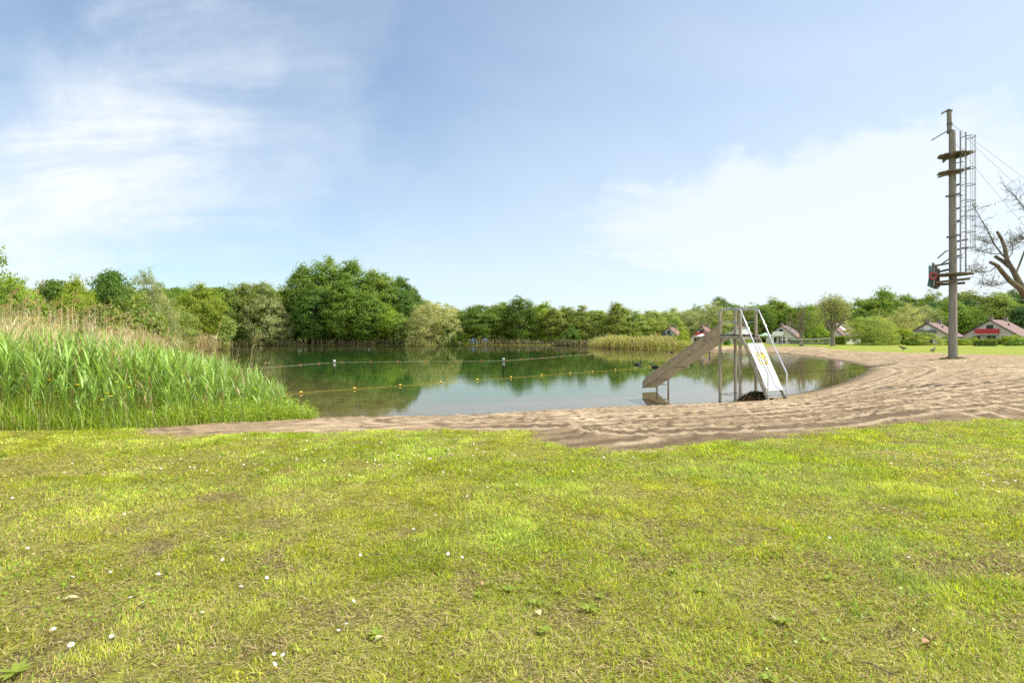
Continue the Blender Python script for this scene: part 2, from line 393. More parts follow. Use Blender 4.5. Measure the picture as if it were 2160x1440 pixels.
# tractor ruts that follow the shore, and loose clods
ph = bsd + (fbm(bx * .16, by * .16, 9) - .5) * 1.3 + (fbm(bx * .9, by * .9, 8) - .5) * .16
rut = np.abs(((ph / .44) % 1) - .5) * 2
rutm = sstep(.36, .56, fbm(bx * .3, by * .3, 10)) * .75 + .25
# turning tracks on the wide part at the pole
tc = np.hypot((bx - 15.0) * .8, by - 8.0) + (fbm(bx * .2, by * .2, 19) - .5) * 1.2
rut2 = np.abs(((tc / .75) % 1) - .5) * 2
right = sstep(9, 15, bx)
rut = np.where(fbm(bx * .2, by * .2, 29) + (right - .5) * .5 > .55, rut2, rut)
dry_land = sstep(.25, 1.2, bsd)
# wheel tracks of the beach tractor
TRK = [[(880, 893), (1200, 888), (1500, 880), (1720, 858), (1900, 832), (2160, 800), (2260, 790)], [(1000, 906), (1300, 903), (1560, 895), (1800, 868), (2000, 838), (2160, 820), (2280, 806)], [(1330, 925), (1600, 915), (1800, 890), (2000, 868), (2200, 850)],
       [(1600, 872), (1760, 848), (1880, 812), (1950, 797), (1985, 806), (1950, 824), (1850, 842), (1740, 862)], [(1880, 848), (1980, 862), (2090, 885), (2200, 910)], [(1720, 742), (1850, 757), (1930, 775), (1900, 790), (1860, 800)], [(1860, 762), (2000, 768), (2200, 775)], [(1900, 800), (2040, 790), (2250, 778)], [(1950, 820), (2060, 838), (2200, 868)]]
trk_dark = np.zeros(bx.shape); trk_h = np.zeros(bx.shape); trk_lt = np.zeros(bx.shape)
for ti, tl in enumerate(TRK):
    P = [on_z(a_, b_, -.2)[:2] for a_, b_ in tl]; Q = []
    for i in range(len(P) - 1):
        p0, p1, q2, q3 = P[max(i - 1, 0)], P[i], P[i + 1], P[min(i + 2, len(P) - 1)]
        for t in np.linspace(0, 1, 6)[:-1]: Q.append(.5 * ((2 * p1) + (-p0 + q2) * t + (2 * p0 - 5 * p1 + 4 * q2 - q3) * t * t + (-p0 + 3 * p1 - 3 * q2 + q3) * t ** 3))
    Q.append(P[-1]); d2 = np.full(bx.shape, 1e9); arc = np.zeros(bx.shape); sgn = np.zeros(bx.shape); acc = 0
    for i in range(len(Q) - 1):
        e = Q[i + 1] - Q[i]; L_ = np.hypot(*e); t = np.clip(((bx - Q[i][0]) * e[0] + (by - Q[i][1]) * e[1]) / (L_ * L_ + 1e-9), 0, 1)
        dd = (bx - Q[i][0] - t * e[0]) ** 2 + (by - Q[i][1] - t * e[1]) ** 2; k = dd < d2; d2 = np.where(k, dd, d2); arc = np.where(k, acc + t * L_, arc); acc += L_
    dd = np.sqrt(d2) + (fbm(bx * 1.5, by * 1.5, 80 + ti) - .5) * .12; wob = .5 + .5 * sstep(.3, .6, fbm(bx * .8, by * .8, 90 + ti)); g_ = .68
    band = np.exp(-((dd - g_) / .17) ** 4) * wob; lug = .5 + .5 * np.sign(np.sin(arc * 2 * np.pi / .30 + (dd - g_) * 9))
    ridge = np.exp(-((dd - g_ - .25) / .07) ** 2) * wob + np.exp(-((dd - g_ + .25) / .07) ** 2) * wob; tine = np.exp(-((((dd / .22) % 1) - .5) / .16) ** 2) * (dd < g_ - .25) * wob
    trk_dark = np.maximum(trk_dark, band * (.45 + .5 * lug) + .42 * tine); trk_lt = np.maximum(trk_lt, ridge); trk_h = np.where(band > .15, -.016 * band + .02 * lug * band, trk_h) + .012 * ridge
cl = fbm(bx * 4.5, by * 4.5, 12, 4); hum0 = (1 - sstep(.2, 2.2, sd_b)) * sstep(-1, 1.2, bx) * (1 - sstep(7, 11, bx)) * (by < 14); cl2 = fbm(bx * 8, by * 8, 13, 3); cl3 = vnoise(bx * 15, by * 13, 14)
tread = vnoise(ph * 6, (bx + by * .4) * 7, 33)
disp = dry_land * ((sstep(.2, .8, rut) - .5) * .014 * rutm + (cl - .5) * .022 + np.maximum(cl2 - .55, 0) * .07 + np.maximum(cl3 - .62, 0) * (.09 + .16 * hum0) + (tread - .5) * .03 * rutm + trk_h)
bzz = bz + off + disp * sstep(.0, 1.3, edge)
bc = np.zeros(bx.shape + (3,))
bc[..., 0] = (1 - sstep(.1, .35 + .9 * fbm(bx * 1.2, by * 1.2, 21), bsd)) * (1 - .75 * sstep(.1, 1.5, -bsd))
hum = 1 - sstep(.2, 2.2, sd_b + (fbm(bx * 1.1, by * 1.1, 22) - .5) * 2)
bc[..., 1] = np.clip(hum * sstep(-1, 1.2, bx) * (1 - sstep(7, 11, bx)) * .62 + .35 * sstep(.55, .75, cl), 0, 1) * (by < 20); bc[..., 1] = np.clip(bc[..., 1] + .9 * (1 - sstep(.1, .55, rut)) * (.35 + .65 * rutm) * dry_land * sstep(.15, .5, fbm(bx * 2.5, by * 2.5, 24)) * .75 + 1.0 * trk_dark * dry_land, 0, 1)  # damp rut troughs darkened by colour, standing in for weak rut shading
bc[..., 1] = np.clip(bc[..., 1] + .55 * sstep(.58, .8, cl3) * sstep(.4, .6, fbm(bx * 1.3, by * 1.3, 26)) * dry_land, 0, 1)
bc[..., 2] = sstep(.52, .7, fbm(bx * .8, by * .8, 23)) * sstep(.45, .9, rut) * dry_land * .7 + .75 * trk_lt * dry_land * (1 - trk_dark)
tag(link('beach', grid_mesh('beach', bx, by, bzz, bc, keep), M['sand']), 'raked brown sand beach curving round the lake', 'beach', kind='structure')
ZB = {}
wv = [(-80, 5, WATER), (60, 5, WATER), (60, 145, WATER), (-80, 145, WATER)]
wm = MB(); wm.add(wv, [(0, 1, 2, 3)]); tag(wm.build('water', M['water']), 'calm green swimming lake', 'lake', kind='structure')

# ------------------------------------------------------------------ blades (grass, reeds)
def strips(base, az, lean, curve, length, width, nseg, col, tipcol=None, taper=(1., .9, .62, 0.)):
    n = len(base); P = [base.copy()]; p = base.copy()
    for k in range(nseg):
        th = lean + curve * (k + .5) / nseg
        p = p + (length / nseg)[:, None] * np.stack([np.sin(th) * np.cos(az), np.sin(th) * np.sin(az), np.cos(th)], -1); P.append(p)
    wd = np.stack([-np.sin(az), np.cos(az), np.zeros(n)], -1)
    V = []; C = []
    tp = np.interp(np.linspace(0, 1, nseg + 1), np.linspace(0, 1, len(taper)), taper)
    for k in range(nseg):
        hw = (width * tp[k] / 2)[:, None] * wd; V += [P[k] - hw, P[k] + hw]
        cc = col if tipcol is None else col + (tipcol - col) * (k / nseg); C += [cc, cc]
    V.append(P[nseg]); C.append(col if tipcol is None else tipcol)
    m = 2 * nseg + 1
    V = np.stack(V, 1); C = np.stack(C, 1)
    o = (np.arange(n) * m)[:, None]
    q = np.concatenate([o + np.array([2 * k, 2 * k + 1, 2 * k + 3, 2 * k + 2]) for k in range(nseg - 1)], 0) if nseg > 1 else np.zeros((0, 4), int)
    t = o + np.array([2 * nseg - 2, 2 * nseg - 1, 2 * nseg])
    return V.reshape(-1, 3), q, t, C.reshape(-1, 3)
def join_strips(parts):
    V, Q, T, C, o = [], [], [], [], 0
    for v, q, t, c in parts:
        V.append(v); Q.append(q + o); T.append(t + o); C.append(c); o += len(v)
    return np.concatenate(V), np.concatenate(Q), np.concatenate(T), np.concatenate(C)
def strip_obj(name, parts, m, parent=None):
    V, Q, T, C = join_strips(parts)
    return link(name, fast_mesh(name, V, Q, T, col=C), m, parent)
A = lambda *c: np.array(c, float)

def lawn_blades():
    parts = []
    for (y0, y1, dens, w, hmin, hmax) in [(1.7, 3.6, 14500, .0036, .018, .056), (3.6, 6, 10500, .0052, .018, .056), (6, 9.5, 5200, .0085, .02, .056), (9.5, 14, 1900, .014, .022, .055)]:
        xm = lambda y: y * .93 + 1.3
        n = int(dens * (y1 - y0) * 2 * xm((y0 + y1) / 2))
        y = rng.uniform(y0, y1, n); x = rng.uniform(-1, 1, n) * xm(y1); k = np.abs(x) < xm(y); x, y = x[k], y[k]
        z, sd = land(x, y); s = poly_sd(SAND, x, y) + (fbm(x * 3, y * 3, 41) - .5) * .9
        b = bareness(x, y); lush = fbm(x * .8, y * .8, 51, 4); pat = fbm(x * 3.5, y * 3.5, 52, 3)
        keepp = (s < .12 * rng.standard_normal(len(x)) + (rng.random(len(x)) < .10 + .2 * (vnoise(x * 6, y * 6, 47) > .72)) * rng.exponential(.35, len(x))) & (sd > .6) & (rng.random(len(x)) > b * .93) & (rng.random(len(x)) < .3 + 1.2 * pat)
        x, y, z, lush, pat, b = x[keepp], y[keepp], z[keepp], lush[keepp], pat[keepp], b[keepp]; n = len(x)
        ln = rng.uniform(hmin, hmax, n) * (.45 + 1.1 * pat) * (.9 + .25 * sstep(.45, .62, lush))
        r1, r2 = rng.random(n), rng.random(n)
        col = A(.54, .59, .062) * (.6 + .75 * r1)[:, None]
        col = np.where((lush + .12 * rng.standard_normal(n) > .57)[:, None], A(.43, .55, .052) * (.6 + .75 * r1)[:, None], col)
        drypick = r2 < np.clip(.17 + .6 * b + 1.0 * (.5 - lush) + .9 * (.46 - pat) + 1.1 * (fbm(x * .45 + 7, y * .45, 58, 3) - .5), .04, .8)
        col = np.where(drypick[:, None], A(.60, .49, .20) * (.5 + .8 * r1)[:, None], col)
        col = np.where(((r2 > .88) & (~drypick))[:, None], A(.20, .33, .035) * (.6 + .6 * r1)[:, None], col)
        col = col * (.62 + .76 * fbm(x * 7, y * 7, 59, 2))[:, None] * (.93 + .1 * fbm(x * .9, y * .9, 60, 3))[:, None]
        lean = rng.uniform(.1, 1.2, n) * (.5 + .9 * fbm(x * 2.0, y * 2.0, 55, 3)); lean = np.where(drypick, lean + .45, lean); azb = 6.28 * 2 * fbm(x * 1.1, y * 1.1, 57, 3) + rng.normal(0, 1.1, n)
        parts.append(strips(np.stack([x, y, z - .004], -1), azb, lean, rng.uniform(0, .9, n), ln, np.full(n, w) * (.6 + .6 * rng.random(n) + 1.1 * (rng.random(n) > .93)), 2, col * .9, col * 1.12, (1., .8, 0.)))
    # flattened dead bits between the blades
    for (y0, y1, dens) in ((1.7, 4, 5200), (4, 7, 3000), (7, 10.5, 1500)):
        n = int(dens * (y1 - y0) * (y0 + y1 + 2.6)); y = rng.uniform(y0, y1, n); x = rng.uniform(-1, 1, n) * (y1 * .95 + 1.2); k = np.abs(x) < y * .95 + 1.2; x, y = x[k], y[k]
        k = poly_sd(SAND, x, y) < .15 * rng.standard_normal(len(x)); x, y = x[k], y[k]; z, _ = land(x, y); n = len(x)
        pick = rng.random(n)[:, None]; col = np.where(pick < .42, A(.60, .50, .24), np.where(pick < .66, A(.22, .15, .07), A(.42, .47, .06))) * rng.uniform(.5, 1.3, n)[:, None]
        parts.append(strips(np.stack([x, y, z + rng.uniform(.0, .012, n)], -1), rng.uniform(0, 6.28, n), rng.uniform(1.25, 1.6, n), rng.uniform(-.3, .3, n), rng.uniform(.018, .06, n), rng.uniform(.002, .0045, n) + .0005 * y, 2, col, col, (.7, 1., 0.)))
    # tall tufts here and there
    n = 130; cx, cy = rng.uniform(-12, 12, n), rng.uniform(2, 12, n)
    ok = (poly_sd(SAND, cx, cy) < -.2) & (np.abs(cx) < cy * .95 + 1); cx, cy = cx[ok], cy[ok]
    for x0, y0 in zip(cx, cy):
        m = rng.integers(14, 40); x = x0 + rng.normal(0, .04, m); y = y0 + rng.normal(0, .04, m); z, _ = land(x, y)
        g = A(.26, .40, .04) if rng.random() < .6 else A(.42, .48, .05)
        col = g * rng.uniform(.7, 1.3, m)[:, None]
        parts.append(strips(np.stack([x, y, z - .004], -1), rng.uniform(0, 6.28, m), rng.uniform(.05, .8, m), rng.uniform(.2, 1.1, m), rng.uniform(.04, .085, m), np.full(m, .0045) + .0008 * y0, 3, col * .9, col * 1.1))
    return parts
tag(strip_obj('lawn_grass', lawn_blades(), M['blade']), 'short yellow-green lawn grass with dry straw blades', 'grass', kind='stuff')

# broad low leaves (clover, plantain) pressed in the lawn
def diamonds(c, nrm, up, L, W):
    """leaf quads: centre, normal, long axis, length, width"""
    s = np.cross(nrm, up); s /= np.linalg.norm(s, axis=1, keepdims=True) + 1e-9
    u = np.cross(s, nrm)
    a = c - u * (L / 2)[:, None]; b = c + s * (W / 2)[:, None] + u * (L * .08)[:, None]; d = c + u * (L / 2)[:, None]; e = c - s * (W / 2)[:, None] + u * (L * .08)[:, None]
    return np.stack([a, b, d, e], 1).reshape(-1, 3), np.arange(len(c) * 4).reshape(-1, 4)
def unit(v): return v / (np.linalg.norm(v, axis=1, keepdims=True) + 1e-9)
n = 42000; y = 1.8 + 10.5 * rng.random(n) ** .8; x = rng.uniform(-1, 1, n) * (y * .95 + 1)
cov = fbm(x * .9 + 4, y * .9, 91, 4); k = (poly_sd(SAND, x, y) < -.25) & (rng.random(n) < sstep(.46, .62, cov + .06 * (x > 4))); x, y = x[k], y[k]; z, _ = land(x, y); n = len(x)
c = np.stack([x, y, z + rng.uniform(.012, .04, n)], -1); nr = unit(np.stack([rng.normal(0, .45, n), rng.normal(0, .45, n), np.ones(n)], -1)); upv = unit(rng.normal(0, 1, (n, 3)))
V, Q = diamonds(c, nr, upv, rng.uniform(.014, .026, n) + .0008 * y, rng.uniform(.012, .02, n) + .0006 * y)
cc = np.repeat(A(.27, .40, .035) * rng.uniform(.6, 1.4, n)[:, None], 4, 0)
tag(link('clover', fast_mesh('clover', V, Q, col=cc), M['blade']), 'patches of small round clover leaves among the lawn grass', 'clover', kind='stuff')

# ------------------------------------------------------------------ reeds
def reed_parts(x, y, z, h, nleaf, green, dry=.15, leaf_len=(.35, .6), leaf_w=.03, stem_w=.009, lean=.10, low=.2):
    n = len(x); az = rng.uniform(0, 6.28, n); ln = np.abs(rng.normal(0, lean, n)); cv = rng.uniform(0, .15, n)
    dr = rng.random(n) < dry
    g = green * rng.uniform(.65, 1.35, n)[:, None]; g = np.where(dr[:, None], A(.42, .34, .17) * rng.uniform(.7, 1.2, n)[:, None], g)
    parts = [strips(np.stack([x, y, z], -1), az, ln, cv, h, np.full(n, stem_w), 3, g * A(1.05, .95, 1), g, (1, .9, .7, .2))]
    r = np.repeat(np.arange(n), nleaf); m = len(r)
    f = low + (1 - low) * rng.random(m) ** .8 * .98
    th = ln[r] + cv[r] * f * .5
    hd = f * h[r]
    base = np.stack([x[r] + np.sin(th) * np.cos(az[r]) * hd, y[r] + np.sin(th) * np.sin(az[r]) * hd, z[r] + np.cos(th) * hd * .985], -1)
    L = rng.uniform(*leaf_len, m) * (.75 + .35 * f) * np.minimum(1, h[r] / 1.1)
    cl = g[r] * rng.uniform(.75, 1.3, m)[:, None]
    parts.append(strips(base, rng.uniform(0, 6.28, m), rng.uniform(.08, .5, m), rng.uniform(.1, 1.1, m), L, np.full(m, leaf_w) * rng.uniform(.6, 1.25, m), 4, cl, cl * 1.1, (.55, 1., .9, .55, 0)))
    return parts
def scatter_poly(poly, n):
    P = np.array(poly); lo, hi = P.min(0), P.max(0); xs, ys = [], []
    while sum(map(len, xs)) < n:
        x = rng.uniform(lo[0], hi[0], n * 3); y = rng.uniform(lo[1], hi[1], n * 3); k = poly_sd(poly, x, y) > 0; xs.append(x[k]); ys.append(y[k])
    return np.concatenate(xs)[:n], np.concatenate(ys)[:n]
RF = [(-16, 9.4), (-8.9, 9.55), (-7.3, 9.85), (-6.3, 10.5), (-5.75, 11.2), (-5.2, 12.2), (-4.95, 13.3)]
REED = RF + [(-5.3, 14.6), (-7.2, 16.0), (-10, 18), (-18, 18)]
def reed_h(x, y):
    pxx = CX + F * x / y
    return np.interp(pxx, [-300, 0, 150, 250, 350, 450, 530, 590, 640], [1.45, 1.43, 1.43, 1.38, 1.26, 1.10, .98, .78, .5])
x, y = scatter_poly(REED, 3600); z, _ = land(x, y); h = reed_h(x, y) * rng.uniform(.72, 1.08, len(x))
k = poly_sd(REED, x, y); h *= .6 + .4 * sstep(0, .7, k)
tag(strip_obj('reed_bed', reed_parts(x, y, z, h, 7, A(.30, .45, .105), .13, low=.3), M['blade']), 'dense bed of fresh green reeds on the near bank of the lake', 'reeds', kind='stuff')
# last year's dry stalks
x, y = scatter_poly([(-17, 10.8), (-8.5, 10.8), (-6.4, 12), (-6.2, 15.5), (-9, 19), (-18, 20)], 2200); pxx = CX + F * x / y
k = rng.random(len(x)) < np.interp(pxx, [0, 120, 230, 330, 480, 560], [1., 1., .8, .3, .14, .05]); x, y = x[k], y[k]; pxx = pxx[k]; z, _ = land(x, y)
tall = rng.random(len(x)); h = np.interp(pxx, [0, 200, 330, 500], [2.75, 2.65, 2.3, 1.9]) * (.68 + .36 * tall ** 1.5)
az = rng.uniform(0, 6.28, len(x)); ln = np.abs(rng.normal(0, .09, len(x))); cv = rng.uniform(0, .22, len(x)); g = A(.80, .67, .43) * rng.uniform(.65, 1.25, len(x))[:, None]
parts = [strips(np.stack([x, y, z], -1), az, ln, cv, h, np.full(len(x), .011), 4, g, g, (1, 1, .9, .7, .5))]
def tip(x, y, z, az, ln, cv, h, f=1.0, nseg=4):
    p = np.stack([x, y, z], -1)
    for q in range(nseg):
        th = ln + cv * (q + .5) / nseg; p = p + (h * f / nseg)[:, None] * np.stack([np.sin(th) * np.cos(az), np.sin(th) * np.sin(az), np.cos(th)], -1)
    return p
# broken dry leaves
r = np.repeat(np.arange(len(x)), 3); f = rng.uniform(.35, .9, len(r)); b = tip(x[r], y[r], z[r], az[r], ln[r], cv[r], h[r], f); cl = g[r] * rng.uniform(.7, 1.2, len(r))[:, None]
parts.append(strips(b, rng.uniform(0, 6.28, len(r)), rng.uniform(.2, 1.2, len(r)), rng.uniform(.3, 1.6, len(r)), rng.uniform(.15, .4, len(r)), np.full(len(r), .014), 3, cl, cl))
# plumes
pk = np.where(rng.random(len(x)) < .22)[0]; tp = tip(x, y, z, az, ln, cv, h)[pk]
sway = rng.normal(.6, .5, len(pk)); r = np.repeat(np.arange(len(pk)), 46); t = rng.random(len(r))
b = tp[r] + np.stack([np.cos(sway[r]) * .10 * t, np.sin(sway[r]) * .05 * t, -.05 + .2 * t - .08 * t * t], -1)
cl = A(.56, .41, .27) * rng.uniform(.7, 1.4, len(r))[:, None]
parts.append(strips(b, sway[r] + rng.normal(0, .8, len(r)), rng.uniform(.3, 1.3, len(r)), rng.uniform(.6, 1.6, len(r)), rng.uniform(.05, .13, len(r)) * (1.15 - .6 * t), np.full(len(r), .009), 3, cl, cl * 1.1))
tag(strip_obj('dry_reeds', parts, M['blade']), 'tall straw-coloured dead reed stalks with brown plumes above the green reeds', 'reeds', kind='stuff')
# herbs and tall grass in front of the reeds
x, y = scatter_poly([(-15, 9.0), (-8.9, 9.15), (-7.2, 9.4), (-6.0, 10.2), (-5.4, 11), (-4.95, 12), (-4.55, 13.4), (-5.3, 14.2), (-6.2, 12.6), (-7.2, 11), (-15, 10.6)], 15000); z, _ = land(x, y)
h = (.08 + .62 * rng.random(len(x)) ** 1.7) * np.minimum(1, reed_h(x, y) / 1.0 + .15) * (.35 + 1.2 * fbm(x * 1.6, y * 1.6, 44, 3)); g = A(.33, .47, .05) * rng.uniform(.6, 1.3, len(x))[:, None]; dr = rng.random(len(x)) < .12; g = np.where(dr[:, None], A(.45, .38, .18), g)
hp = [strips(np.stack([x, y, z], -1), rng.uniform(0, 6.28, len(x)), rng.uniform(0, .5, len(x)), rng.uniform(.1, 1.1, len(x)), h, np.full(len(x), .011), 3, g * .85, g * 1.1)]
tag(strip_obj('bank_grass', hp, M['blade']), 'bright tall grass fringing the foot of the green reed bed', 'grass', kind='stuff')
# leafy herbs
n = 520; x, y = scatter_poly([(-6.6, 10.0), (-5.5, 11), (-5.0, 12), (-4.55, 13.3), (-5.0, 14.0), (-6.0, 12.8), (-6.8, 11)], n); z, _ = land(x, y)
r = np.repeat(np.arange(n), 26); hh = rng.uniform(.2, .62, n) * np.interp(CX + F * x / y, [350, 480, 600, 650], [.6, .9, 1., .8])
c = np.stack([x[r] + rng.normal(0, .05, len(r)), y[r] + rng.normal(0, .05, len(r)), z[r] + hh[r] * rng.random(len(r))], -1)
nr = unit(rng.normal(0, .6, (len(r), 3)) + A(.2, -.2, .9)); V, Q = diamonds(c, nr, unit(rng.normal(0, 1, (len(r), 3))), rng.uniform(.03, .08, len(r)), rng.uniform(.012, .026, len(r)))
cc = np.repeat(A(.32, .45, .04) * rng.uniform(.5, 1.5, len(r))[:, None], 4, 0)
tag(link('bank_herbs', fast_mesh('bank_herbs', V, Q, col=cc), M['blade']), 'leafy bright green herbs where reed bed, sand and water meet', 'plants', kind='stuff')
# reeds elsewhere on the shore
def shore_reeds(name, label, pts, n, h0, h1, green, dry, wd=.06, sw=.03, nl=4, jit=2.0):
    P = np.array(pts); seg = rng.integers(0, len(P) - 1, n); t = rng.random(n); x = P[seg, 0] + (P[seg + 1, 0] - P[seg, 0]) * t + rng.normal(0, jit * .5, n); y = P[seg, 1] + (P[seg + 1, 1] - P[seg, 1]) * t + rng.normal(0, jit, n)
    z, _ = land(x, y); z = np.maximum(z, WATER - .3)
    h = rng.uniform(h0, h1, n) * (.55 + .9 * fbm(x * .35, y * .35, 77, 2))
    tag(strip_obj(name, reed_parts(x, y, z, h, nl, green, dry, (.45, .85), wd, sw, .12, .1), M['blade']), label, 'reeds', kind='stuff')
shore_reeds('shore_reeds', 'thin pale reeds along the foot of the far wood', [(-62, 125), (-50, 127.5), (-30, 129.5), (-8, 129.5)], 800, .6, 1.5, A(.20, .25, .11), .5, jit=.8)
shore_reeds('shore_reeds', 'dull brown reed fringe on the far shore below the alders', [(-8, 129.5), (10, 129.5), (19, 125.5), (22, 116)], 2200, .6, 1.3, A(.11, .115, .065), .25, jit=.9)
shore_reeds('shore_reeds', 'rounded yellow-green reed clump on the point left of the first bungalow', [(20, 117), (17.5, 110), (18.5, 102), (22, 98.5), (26.5, 96.5)], 4200, .8, 1.85, A(.38, .41, .11), .33, jit=2.2)
shore_reeds('shore_reeds', 'low green reeds between the rounded reed clump and the sand', [(26, 97), (29, 95), (32, 93.5)], 900, .4, .8, A(.34, .40, .1), .25, jit=1.2)
shore_reeds('shore_reeds', 'straw-coloured reed belt along the far end of the left bank', [(-22, 33), (-34, 52), (-43, 72), (-48, 90), (-51, 99)], 4200, 1.3, 2.3, A(.46, .41, .2), .65, jit=1.6)

# ------------------------------------------------------------------ trees
def crown_points(kind, n, r_):
    """points in a crown of height 1 and radius 1 with lobes: returns xyz (z in 0..1), outward"""
    d = unit(r_.normal(0, 1, (n, 3)))
    lob = unit(r_.normal(0, 1, (9, 3))); la = r_.uniform(.06, .24 if kind == 'poplar' else .40, 9)
    s = 1 + sum(a * np.maximum(0, d @ l - .55) / .45 for l, a in zip(lob, la)) - .12
    rad = (.62 + .38 * r_.random(n) ** .6) * s
    rad = np.where(r_.random(n) < .18, rad * r_.uniform(.4, .9, n), rad)
    rad = np.where(r_.random(n) < .07, rad * 1.14, rad)
    p = d * rad[:, None]
    z = p[:, 2]
    if kind == 'poplar': zz = .52 + .47 * z; k = np.interp(zz, [0, .15, .5, .8, 1.05], [.75, .95, 1., .82, .5])
    elif kind == 'alder': zz = .5 + .48 * z; k = np.interp(zz, [0, .2, .5, .8, 1.05], [.8, 1., .9, .6, .28])
    elif kind == 'willow': zz = .5 + .49 * z; k = np.interp(zz, [0, .2, .5, .8, 1.05], [1.05, 1.1, 1.05, .9, .65])
    elif kind == 'bush': zz = .45 + .53 * z; k = np.interp(zz, [0, .2, .5, .8, 1.05], [1., 1.1, 1.02, .85, .6])
    else: zz = .60 + .39 * z; k = np.interp(zz, [0, .3, .6, .85, 1.05], [.6, .95, 1., .85, .55])
    return np.stack([p[:, 0] * k, p[:, 1] * k, zz], -1), d
SPEC = {'broad': (14, 5.2, 260, 48, .62, .42, .27), 'poplar': (19, 5.0, 360, 50, .62, .42, .28), 'alder': (13, 3.2, 150, 46, .52, .40, .25), 'willow': (13, 6.2, 300, 54, .6, .48, .17), 'bush': (4, 2.6, 110, 60, .36, .28, .18)}
def make_crown(kind, seed, dens=1.0, limbs=True):
    r_ = np.random.default_rng(seed); H, Rr, nc, nl, cr, L0, W0 = SPEC[kind]; nc = int(nc * dens)
    P, D = crown_points(kind, nc, r_); P = P * np.array([Rr, Rr, H])
    P[:, 2] = np.maximum(P[:, 2], .25 if kind in ('bush', 'willow') else H * .12)
    tonec = np.clip(r_.normal(.45, .2, nc), 0, 1)
    r = np.repeat(np.arange(nc), nl); g = np.clip(r_.normal(0, 1, (len(r), 3)), -1.7, 1.7) * np.array([1, 1, .62]) * cr * r_.uniform(.6, 1.35, nc)[r][:, None]
    c = P[r] + g; c[:, 2] = np.maximum(c[:, 2], .05)
    out = unit(D[r] * .75 + unit(g) * .55 + np.array([0, 0, .35]) + r_.normal(0, .55, (len(r), 3)))
    if kind == 'willow': up = unit(np.array([0, 0, -1.]) + r_.normal(0, .45, (len(r), 3)) + D[r] * .3)
    else: up = unit(r_.normal(0, 1, (len(r), 3)) + np.array([0, 0, -.3]))
    sz = r_.uniform(.6, 1.3, len(r)); V, Q = diamonds(c, out, up, L0 * sz, W0 * sz)
    tn = np.clip(tonec[r] * .6 + r_.random(len(r)) * .45, 0, 1)
    crown = fast_mesh('crown', V, Q, tone=np.repeat(tn, 4))
    b = MB(); r0 = H * (.017 if kind != 'bush' else .01)
    top = H * (.8 if kind != 'bush' else .5); wig = r_.normal(0, .012 * H, (6, 2)); wig[0] = 0
    tz = np.linspace(-.3, top, 6); tr = [(wig[i, 0], wig[i, 1], tz[i]) for i in range(6)]
    b.tube(tr, [r0 * k for k in (1.25, .95, .8, .6, .4, .15)], 8, False)
    for q in r_.choice(nc, 16 if kind != 'bush' else 7, replace=False):
        e = P[q]; f = min(.75, max(.12, e[2] / H * .6)); s = np.array([np.interp(f * top, tz, wig[:, 0]), np.interp(f * top, tz, wig[:, 1]), f * top]); mid = s * .45 + e * .55 + np.array([0, 0, -.05 * H * .3])
        b.tube([s, mid, e], [r0 * .42, r0 * .26, r0 * .08], 5, False)
    me = bpy.data.meshes.new('trunk'); me.from_pydata(b.v, [], b.f); me.polygons.foreach_set('use_smooth', b.sm); me.update()
    me.materials.append(M['bark_pale' if kind in ('alder', 'willow') else 'bark']); crown.materials.append(M['leaf'])
    return me, crown
PROTO = {k: [make_crown(k, 100 + 11 * i + len(k), d) for i, d in enumerate(dl)] for k, dl in {'broad': (1, 1, 1.1, .9, 1), 'poplar': (1, 1.1, 1), 'alder': (1, .8, 1, .9), 'willow': (1, 1, .9), 'bush': (1, 1, .9, 1)}.items()}
GREEN = {'dark': (.100, .170, .036), 'mid': (.155, .235, .046), 'fresh': (.200, .290, .046), 'yellow': (.235, .300, .046), 'olive': (.185, .230, .062), 'silver': (.300, .335, .180), 'pale': (.245, .305, .100), 'blue': (.080, .155, .068)}
_tn = [0]
def tree(px, top, hw, kind, D, tint, label, group=None, name=None, basez=None):
    _tn[0] += 1; i = _tn[0]; r_ = np.random.default_rng(900 + i)
    for _ in range(60):                                   # no trunk in the water
        x = (px - CX) / F * D; zz, sdd = land(np.array([x]), np.array([float(D)]))
        if sdd[0] > .8: break
        D += 1.0
    z0 = zland(x, D) if basez is None else basez
    z0 = max(z0, WATER + .05)
    Ht = CAMZ + (HZ - top) * D / F - z0; H, Rr = SPEC[kind][:2]
    tm, cm = PROTO[kind][i % len(PROTO[kind])]
    o = thing(name or ('shrub' if kind == 'bush' else 'tree'), label, 'shrub' if kind == 'bush' else 'tree', (x, D, z0), r_.uniform(0, 6.28), group)
    sr = hw * D / F / Rr / 1.05; o.scale = (sr, sr, Ht / H)
    c = link('crown', cm, None, o); t = link('trunk', tm, None, o)
    g = GREEN[tint]; k = r_.uniform(1.2, 1.5); c.color = (g[0] * k * r_.uniform(.93, 1.08), g[1] * k, g[2] * k, 1)
    return o
T = tree
